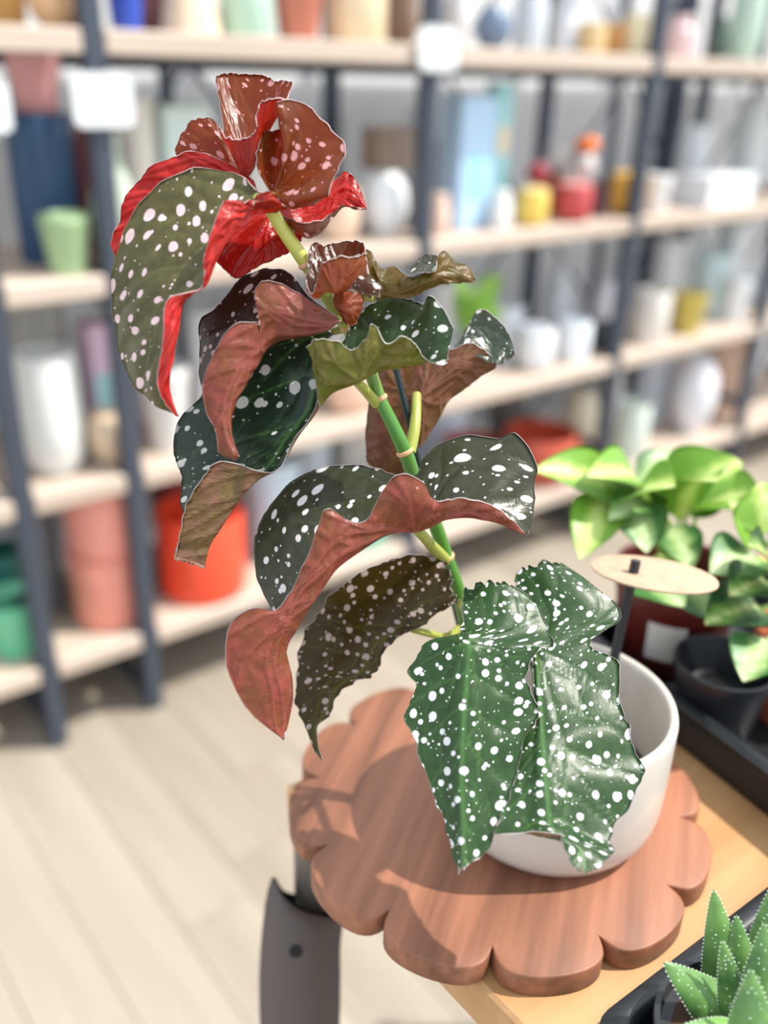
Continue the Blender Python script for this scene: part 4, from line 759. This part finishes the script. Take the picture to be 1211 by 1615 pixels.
# ---------------------------------------------------------------- tag on a pick in the pot
M_black = plain(srgb(34, 36, 40), .45, bump=.03); M_kraft = plain(srgb(176, 148, 124), .8, bump=.3, scale=160, var=.28)
tagr = empty('plant_tag', tuple(at(968, 1040, .535))); tagr.matrix_world = Matrix.Translation(at(968, 1040, .535))
tag(tagr, 'oval pale kraft tag on a black pick standing in the white pot', 'plant tag')
def kid2(o, root):
    o.parent = root; o.matrix_parent_inverse = root.matrix_world.inverted(); return o
pk = [at(952, 1098, .545), at(968, 1040, .535), at(986, 960, .525), at(1003, 884, .516)]
kid2(MB().tube(crom(np.array(pk), 12), .0029, 8).build('pick', M_black), tagr)
c0, ex = at(1031, 905, .520), (at(1132, 921, .512) - at(930, 889, .528)) / 2
view = c0 - EYEP; view /= np.linalg.norm(view)
ex_n = ex / np.linalg.norm(ex); ey = view * .94 - M3[:, 1] * .34; ey -= ex_n * np.dot(ey, ex_n); ey /= np.linalg.norm(ey); ez = np.cross(ex_n, ey)
mb = MB(); ring = []
for k in range(48):
    a = 2 * math.pi * k / 48; ring.append((np.linalg.norm(ex) * math.cos(a), .026 * math.sin(a)))
mb.prism(ring, -.0006, .0006, bev=.0003); mb.v = [tuple(c0 + ex_n * p[0] + ey * p[1] + ez * p[2]) for p in mb.v]
oval = kid2(mb.build('oval_tag', M_kraft), tagr)

# ---------------------------------------------------------------- dark fabric bag hanging at the table corner
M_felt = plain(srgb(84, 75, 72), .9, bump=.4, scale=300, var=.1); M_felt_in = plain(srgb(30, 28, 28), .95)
zc = lambda px, py, d: at(px, py, d)
bag = empty('tool_pouch', tuple(at(475, 1500, .60))); bag.matrix_world = Matrix.Translation(at(475, 1500, .60))
tag(bag, 'dark grey fabric pouch with a punched hole below the board edge', 'pouch')
rows = [((432, 1384, .600), (449, 1420, .590), (482, 1444, .588), (539, 1452, .600)), ((424, 1420, .600), (447, 1440, .584), (490, 1458, .582), (537, 1466, .600)), ((417, 1470, .602), (445, 1480, .580), (492, 1486, .580), (534, 1496, .602)),
        ((412, 1540, .606), (442, 1545, .582), (492, 1550, .582), (534, 1552, .606)), ((413, 1630, .614), (445, 1635, .590), (495, 1640, .590), (532, 1642, .614)), ((416, 1760, .626), (448, 1765, .604), (495, 1770, .604), (526, 1772, .626)), ((430, 1880, .640), (455, 1890, .630), (490, 1892, .630), (512, 1890, .640))]
def sheet(rows, nu, nv, th, mi=0):
    G = np.array([[at(*p) for p in r] for r in rows]); P = np.stack([crom(G[:, j], nv) for j in range(G.shape[1])], 1); P = np.stack([crom(P[i], nu) for i in range(nv)], 0)
    n = np.cross(np.gradient(P, axis=1), np.gradient(P, axis=0)); n /= np.linalg.norm(n, axis=2, keepdims=True) + 1e-12
    V = np.concatenate([(P + n * th / 2).reshape(-1, 3), (P - n * th / 2).reshape(-1, 3)]); T = nu * nv; F = []
    for i in range(nv - 1):
        for j in range(nu - 1):
            q = (i * nu + j, i * nu + j + 1, (i + 1) * nu + j + 1, (i + 1) * nu + j); F += [q, tuple(T + k for k in reversed(q))]
    ring = [i * nu for i in range(nv)] + [(nv - 1) * nu + j for j in range(1, nu)] + [i * nu + nu - 1 for i in range(nv - 2, -1, -1)] + [j for j in range(nu - 2, 0, -1)]
    for k in range(len(ring)):
        a, b = ring[k], ring[(k + 1) % len(ring)]; F.append((a, b, T + b, T + a))
    return MB().add(V, F)
kid2(sheet(rows, 20, 40, .003).build('front_panel', M_felt), bag)
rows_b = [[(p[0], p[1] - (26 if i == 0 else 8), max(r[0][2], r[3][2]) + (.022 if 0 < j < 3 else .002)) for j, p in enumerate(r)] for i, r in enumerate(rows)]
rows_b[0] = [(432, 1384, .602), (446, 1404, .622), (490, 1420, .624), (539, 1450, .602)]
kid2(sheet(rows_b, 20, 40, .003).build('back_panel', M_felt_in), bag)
hc = at(469, 1488, .586)
kid2(MB().tube([hc, hc + M3[:, 2] * -.0105], .0042, 14).build('punched_hole', M_felt_in), bag)
kid2(MB().tube([at(470, 1425, .610), at(500, 1405, .612), at(515, 1330, .600)], .0025, 8).build('strap', M_felt), bag)

# ---------------------------------------------------------------- trays and the other plants on the table
M_tray = plain(srgb(26, 29, 34), .38, bump=.04)
def tray(name, label, corner, ax, ay, w, l, h, z):
    root = empty(name, (0, 0, 0)); tag(root, label, 'tray')
    c = np.array([corner[0], corner[1], z]); ax = np.array([*ax, 0.]); ay = np.array([*ay, 0.]); up = np.array([0, 0, 1.])
    root.matrix_world = Matrix.Translation(c + ax * w / 2 + ay * l / 2)
    def P(x, y, zz): return c + ax * x + ay * y + up * zz
    kid2(MB().box(P(w / 2, l / 2, .0012), (w - .006, l - .006, .0024), (ax, ay, up)).build('tray_base', M_tray, smooth=False), root)
    # rim: rounded ring lofted from a profile
    prof = [(.004, .0), (.0, .004), (-.001, h - .004), (-.004, h - .003), (-.005, h), (-.002, h + .002), (.003, h + .002), (.006, h), (.006, .006), (.010, .003)]
    def rr(ins):
        return [(x * 1.0, y) for x, y in rrect(w - 2 * ins, l - 2 * ins, .016, 5)]
    V = []; F = []; n = len(rr(0))
    for ins, zz in prof: V += [P(w / 2 + x, l / 2 + y, zz) for x, y in rr(ins)]
    for j in range(len(prof) - 1):
        for i in range(n): F.append((j * n + i, j * n + (i + 1) % n, (j + 1) * n + (i + 1) % n, (j + 1) * n + i))
    kid2(MB().add(V, F).build('tray_rim', M_tray, angle=60), root)
    for k in range(1, 5):
        kid2(MB().box(P(w / 2, l * k / 5, .004), (w - .02, .006, .004), (ax, ay, up)).build('tray_rib', M_tray, smooth=False), root)
    return root
# back tray: its near edge runs from behind the white pot towards the lower right
pA, pB = on_z(1052, 1092, ZT + .034), on_z(1211, 1210, ZT + .034)
dx = (pB - pA)[:2]; dx /= np.linalg.norm(dx); dy = np.array([-dx[1], dx[0]])
tray('growing_tray', 'shallow black tray with potted foliage behind the white pot', pA[:2] - dx * .10, dx, dy, .36, .20, .034, ZT)
qA, qB = on_z(975, 1603, ZT + .03), on_z(1200, 1428, ZT + .03)
ex2 = (qB - qA)[:2]; ex2 /= np.linalg.norm(ex2); ey2 = np.array([ex2[1], -ex2[0]])
tray('growing_tray', 'black tray with the dotted succulent at the lower right corner', qA[:2] + ex2 * -.012, ex2, ey2, .22, .14, .03, ZT)

def lime_mats():
    r = []
    for nm, (c1, c2, c3) in {'lime': ((128, 176, 62), (200, 222, 122), (222, 234, 170)), 'pale': ((84, 136, 72), (182, 210, 140), (216, 228, 188)), 'deep': ((46, 88, 44), (120, 158, 76), (216, 222, 152))}.items():
        m, nt, N, L = new_mat('foliage_' + nm); at_ = N.new('ShaderNodeAttribute'); at_.attribute_name = 'lc'; av = N.new('ShaderNodeAttribute'); av.attribute_name = 'vein'
        nz = N.new('ShaderNodeTexNoise'); nz.inputs['Scale'].default_value = .12; nz.inputs['Detail'].default_value = 3; L.new(at_.outputs['Vector'], nz.inputs['Vector'])
        sx = N.new('ShaderNodeSeparateXYZ'); L.new(at_.outputs['Vector'], sx.inputs[0])
        ab = N.new('ShaderNodeMath'); ab.operation = 'ABSOLUTE'; L.new(sx.outputs[0], ab.inputs[0])
        dv = N.new('ShaderNodeMath'); dv.operation = 'MULTIPLY_ADD'; dv.inputs[1].default_value = -.055; dv.inputs[2].default_value = .75; L.new(ab.outputs[0], dv.inputs[0])
        ad = N.new('ShaderNodeMath'); ad.operation = 'MULTIPLY_ADD'; ad.inputs[1].default_value = .7; L.new(nz.outputs['Fac'], ad.inputs[0]); 
        sb = N.new('ShaderNodeMath'); sb.operation = 'SUBTRACT'; sb.inputs[1].default_value = .3; L.new(dv.outputs[0], sb.inputs[0]); L.new(sb.outputs[0], ad.inputs[2])
        cr = N.new('ShaderNodeValToRGB'); e = cr.color_ramp.elements; e[0].position = .25; e[0].color = srgb(*c1); e[1].position = .9; e[1].color = srgb(*c3); x = e.new(.6); x.color = srgb(*c2)
        L.new(ad.outputs[0], cr.inputs[0])
        p = N.new('ShaderNodeBsdfPrincipled'); p.inputs['Roughness'].default_value = .4; L.new(cr.outputs[0], p.inputs['Base Color'])
        t = N.new('ShaderNodeBsdfTranslucent'); L.new(cr.outputs[0], t.inputs['Color']); ms = N.new('ShaderNodeMixShader'); ms.inputs[0].default_value = .35
        L.new(p.outputs[0], ms.inputs[1]); L.new(t.outputs[0], ms.inputs[2]); out(nt, ms.outputs[0]); r.append(m)
    return r
MLIME, MPALE, MDEEP = lime_mats()
def blade(base, tip, width, up, arch=.15, cup=.12, seed=1):
    """a plain ovate leaf between two world points; returns a patch"""
    b, t = np.array(base, float), np.array(tip, float); ax = t - b; Ln = np.linalg.norm(ax); ax /= Ln
    up = np.array(up, float); up -= ax * np.dot(up, ax); up /= np.linalg.norm(up); sd = np.cross(ax, up); rows = []
    for f, w in ((0, .06), (.12, .55), (.3, .95), (.5, 1.0), (.7, .78), (.87, .42), (1, .03)):
        c = b + ax * Ln * f + up * Ln * arch * 4 * f * (1 - f); hw = width / 2 * w
        rows.append([c - sd * hw + up * hw * cup * 2, c - sd * hw * .5 + up * hw * cup * .6, c, c + sd * hw * .5 + up * hw * cup * .6, c + sd * hw + up * hw * cup * 2])
    return leaf_patch(rows, 0, (3, .5, 1), nu=17, nv=26, seed=seed, teeth=0, ruffle=.6, att=(.5, 0), nveins=9, quilt=.4, world=True, thick=.5)
def fix_lc(p):
    V, F, MI, lc, vd = p; lc = lc.copy(); lc[:, 0] -= lc[:, 0].mean(); return V, F, MI, lc, vd
def foliage(name, label, pot_c, pot_r, pot_h, pot_rgb, z0, leaves, pot_label):
    pm = MB().lathe([(0.001, 0), (pot_r * .78, 0), (pot_r * .80, .002), (pot_r * .97, pot_h * .8), (pot_r, pot_h * .8), (pot_r * 1.02, pot_h - .002), (pot_r, pot_h), (pot_r * .95, pot_h - .002), (pot_r * .9, pot_h * .7), (0.001, pot_h * .68)], 44).build('nursery_pot', plain(srgb(*pot_rgb), .45, bump=.05))
    pm.location = (pot_c[0], pot_c[1], z0); tag(pm, pot_label, 'pot')
    MB().lathe([(0.001, pot_h * .70), (pot_r * .90, pot_h * .70), (pot_r * .5, pot_h * .75), (0.001, pot_h * .76)], 32).build('soil', M_soil, pm)
    root = empty(name, (pot_c[0], pot_c[1], z0 + pot_h * .75)); root.matrix_world = Matrix.Translation((pot_c[0], pot_c[1], z0 + pot_h * .75)); tag(root, label, 'plant')
    crown = np.array([pot_c[0], pot_c[1], z0 + pot_h * .76])
    for k, (b, t, w, m, arch) in enumerate(leaves):
        B, T = at(*b), at(*t)
        upv = np.array([0, 0, 1.0]) * .75 - (B - EYEP) / np.linalg.norm(B - EYEP) * .7
        lf = leaf('leaf', [fix_lc(blade(B, T, w, upv, arch, seed=60 + k))], [m, m, m], root)
        st = kid2(MB().tube(crom(np.array([crown + np.array([.006 * math.cos(k), .006 * math.sin(k), 0]), (crown * .5 + B * .5) + np.array([0, 0, .02]), B]), 10), .0016, 7).build('leaf_stalk', plain(srgb(150, 182, 90), .5)), root)
    return pm, root
D0 = .66
pc1 = at(1038, 1085, D0)
lv = [((985, 790, .66), (842, 742, .62), .046, MLIME, .12), ((1010, 800, .67), (925, 752, .60), .050, MLIME, .18), ((990, 800, .64), (1064, 768, .58), .048, MLIME, .12), ((960, 780, .64), (915, 882, .60), .036, MLIME, .10), ((1000, 790, .63), (1020, 872, .60), .034, MPALE, .10),
      ((1060, 800, .68), (1170, 728, .66), .060, MLIME, .14), ((1080, 820, .66), (1130, 760, .58), .050, MLIME, .14), ((1000, 905, .62), (1080, 958, .58), .036, MPALE, .08), ((1090, 930, .63), (1140, 985, .60), .036, MPALE, .10), ((960, 760, .68), (880, 760, .64), .044, MLIME, .14), ((1055, 830, .64), (1090, 900, .60), .030, MPALE, .08), ((1010, 770, .70), (1065, 712, .72), .030, MPALE, .10), ((1030, 800, .65), (960, 820, .60), .034, MPALE, .12), ((1110, 790, .67), (1200, 800, .62), .044, MLIME, .12)]
zp = ZT + .0026
pcx = on_z(1048, 1035, zp)
pm1, _ = foliage('variegated_plant', 'lime green variegated plant behind the white pot', pcx[:2], .046, .078, (84, 22, 16), zp, lv, 'dark red nursery pot with a white price sticker in the back tray')
for _px, _py, _lab in ((1130, 1108, 'empty black nursery pot between the red and terracotta pots'),):
    _c = on_z(_px, _py, zp + .02)
    _o = MB().lathe([(0.001, 0), (.024, 0), (.025, .002), (.031, .046), (.033, .047), (.033, .053), (.031, .053), (.0295, .046), (.024, .03), (0.001, .03)], 36).build('nursery_pot', M_tray)
    _o.location = (_c[0], _c[1], zp); tag(_o, _lab, 'pot')
# price sticker on the pot
sc_, = (on_z(1033, 998, zp + .045),)
ang0 = math.atan2(-pcx[1], -pcx[0]) ; W_ = []; F_ = []
for j in range(2):
    for k in range(7):
        a = ang0 - .34 + .62 * k / 6; rad = .046 * (.875 + .10 * (.45 + .4 * j)) * 1.012; W_.append((rad * math.cos(a), rad * math.sin(a), .022 + .030 * j))
for k in range(6): F_.append((k, k + 1, 8 + k, 7 + k))
MB().add(W_, F_).build('price_sticker', plain(srgb(206, 204, 200), .6), pm1)
pcx2 = on_z(1250, 1122, zp)
lv2 = [((1200, 960, .60), (1112, 985, .57), .042, MDEEP, .12), ((1210, 1010, .58), (1172, 1075, .555), .036, MPALE, .10), ((1190, 880, .60), (1120, 905, .58), .040, MPALE, .12), ((1200, 850, .61), (1150, 790, .60), .042, MLIME, .12), ((1210, 920, .59), (1150, 940, .56), .036, MDEEP, .10), ((1215, 840, .60), (1200, 760, .60), .044, MLIME, .12), ((1215, 900, .58), (1180, 860, .55), .038, MDEEP, .10), ((1225, 880, .60), (1290, 840, .60), .044, MLIME, .12)]
foliage('variegated_plant', 'cream and green striped plant at the right picture edge', pcx2[:2], .036, .066, (184, 104, 70), zp, lv2, 'terracotta nursery pot at the right picture edge in the back tray')

# ---------------------------------------------------------------- dotted succulent
def succ_mat():
    m, nt, N, L = new_mat('succulent_green'); p = N.new('ShaderNodeBsdfPrincipled'); p.inputs['Roughness'].default_value = .42; p.inputs['Subsurface Weight'].default_value = .12; p.inputs['Subsurface Radius'].default_value = (.002, .004, .001)
    tc = N.new('ShaderNodeTexCoord'); nz = N.new('ShaderNodeTexNoise'); nz.inputs['Scale'].default_value = 60; nz.inputs['Detail'].default_value = 4; L.new(tc.outputs['Object'], nz.inputs['Vector'])
    cr = N.new('ShaderNodeValToRGB'); cr.color_ramp.elements[0].color = srgb(56, 96, 50); cr.color_ramp.elements[1].color = srgb(118, 160, 84); cr.color_ramp.elements[0].position = .3; cr.color_ramp.elements[1].position = .7
    L.new(nz.outputs['Fac'], cr.inputs[0]); L.new(cr.outputs[0], p.inputs['Base Color']); out(nt, p.outputs[0]); return m
M_succ = succ_mat(); M_dot = plain(srgb(236, 240, 226), .5, bump=0)
sroot_c = on_z(1185, 1640, ZT + .045)
spot_o = MB().lathe([(0.001, 0), (.030, 0), (.031, .002), (.038, .040), (.0395, .041), (.0395, .045), (.037, .045), (.036, .038), (0.001, .036)], 40).build('nursery_pot', M_tray); spot_o.location = (sroot_c[0], sroot_c[1], ZT + .0026)
tag(spot_o, 'small black pot under the dotted succulent', 'pot')
MB().lathe([(0.001, .037), (.0355, .037), (.02, .040), (0.001, .041)], 30).build('soil', M_soil, spot_o)
succ = empty('succulent', (sroot_c[0], sroot_c[1], ZT + .042)); succ.matrix_world = Matrix.Translation((sroot_c[0], sroot_c[1], ZT + .042)); tag(succ, 'green succulent with white dotted pointed leaves at the lower right corner', 'plant')
def fleshy(base, tip, w, bow, seed):
    """pointed thick leaf: upper face nearly flat, keeled below, bowed; white tubercles along edges and keel"""
    b, t = np.array(base, float), np.array(tip, float); ax = t - b; Ln = np.linalg.norm(ax); ax /= Ln
    vw = (b + t) / 2 - EYEP; vw /= np.linalg.norm(vw); face = -vw + np.array([0, 0, .2]); face -= ax * np.dot(face, ax); face /= np.linalg.norm(face); sd = np.cross(ax, face)
    n = 22; V = []; F = []; K = 10; ed = []
    for i in range(n):
        f = i / (n - 1); hw = w / 2 * (1 - f) ** .75 * (1 - .25 * (1 - f) ** 3) + .0002; th = hw * .42; c = b + ax * Ln * f + face * bow * Ln * 4 * f * (1 - f) * .5
        for x, y in ((-1, 0), (-.6, -.5), (0, -.75), (.6, -.5), (1, 0), (.8, .42), (.4, .78), (0, .95), (-.4, .78), (-.8, .42)): V.append(c + sd * hw * x + face * th * y)
        ed.append((c, hw, th))
    for i in range(n - 1):
        for k in range(K): F.append((i * K + k, i * K + (k + 1) % K, (i + 1) * K + (k + 1) % K, (i + 1) * K + k))
    F.append(tuple(reversed(range(K)))); F.append(tuple((n - 1) * K + k for k in range(K)))
    o = kid2(MB().add(V, F).build('leaf', M_succ, angle=60), succ)
    mb = MB(); r = random.Random(seed)
    def dot(p, s):
        mb.add([p + np.array(q) * s for q in ((1, 0, 0), (-1, 0, 0), (0, 1, 0), (0, -1, 0), (0, 0, 1), (0, 0, -1))], [(0, 2, 4), (2, 1, 4), (1, 3, 4), (3, 0, 4), (2, 0, 5), (1, 2, 5), (3, 1, 5), (0, 3, 5)])
    for q in range(int(Ln / .0019)):
        f = (q + .5) / int(Ln / .0019); k = f * (n - 1); i = int(k); fr = k - i
        c = ed[i][0] * (1 - fr) + ed[min(i + 1, n - 1)][0] * fr; hw = ed[i][1] * (1 - fr) + ed[min(i + 1, n - 1)][1] * fr; th = hw * .42
        for x in (-1, 1): dot(c + sd * hw * x, .00042)
        if f < .85:
            for _ in range(2):
                x = r.uniform(-.8, .8); y = (1 - abs(x) ** 1.6) * .95
                if r.random() < .7: dot(c + sd * hw * x + face * th * (y * .98), .00038)
    d = mb.build('tubercles', M_dot); d.parent = o; d.matrix_parent_inverse = o.matrix_world.inverted(); d['kind'] = 'stuff'
    bpy.context.view_layer.update()
bpy.context.view_layer.update()
for k, (b, t, w, bow) in enumerate((((1150, 1600, .420), (1125, 1403, .405), .022, .05), ((1150, 1612, .405), (1046, 1518, .395), .023, .10), ((1160, 1605, .398), (1139, 1483, .388), .013, .05), ((1175, 1600, .412), (1161, 1443, .405), .019, .06), ((1190, 1625, .392), (1206, 1455, .385), .017, .06),
                             ((1195, 1610, .418), (1222, 1390, .410), .024, .05), ((1185, 1680, .378), (1184, 1528, .372), .022, .08), ((1150, 1660, .385), (1070, 1622, .375), .024, .12), ((1225, 1640, .390), (1270, 1480, .385), .022, .08), ((1200, 1620, .43), (1260, 1420, .43), .022, .05))):
    fleshy(at(*b), at(*t), w * 1.3, bow, 80 + k)

# small bright plant on the third shelf, seen between the leaves
q, s_ = place(742, 80, 1, .10)
neon_pot = MB().lathe(vessel('taper', 60 * s_, 46 * s_), 32).build('planter', plain(srgb(220, 222, 224), .4)); neon_pot.location = tuple(q); tag(neon_pot, 'white planter holding the neon green plant on the third shelf', 'pot')
neon = empty('potted_plant', tuple(q + np.array([0, 0, 40 * s_]))); neon.matrix_world = Matrix.Translation(q + np.array([0, 0, 40 * s_])); tag(neon, 'neon green leafy plant on the third shelf', 'plant')
M_neon = plain(srgb(166, 210, 104), .5)
for k in range(9):
    a = k * 2.4; B = q + np.array([0, 0, 42 * s_]); T = B + np.array([math.cos(a) * .075, math.sin(a) * .05, .12 + .03 * (k % 5)])
    kid2(MB().tube([B, B + (T - B) * .36], .002, 6).build('leaf_stalk', M_neon), neon)
    leaf('leaf', [blade(B + (T - B) * .35, T, .060, (0, -.3, 1), .12, seed=90 + k)], [M_neon] * 3, neon)
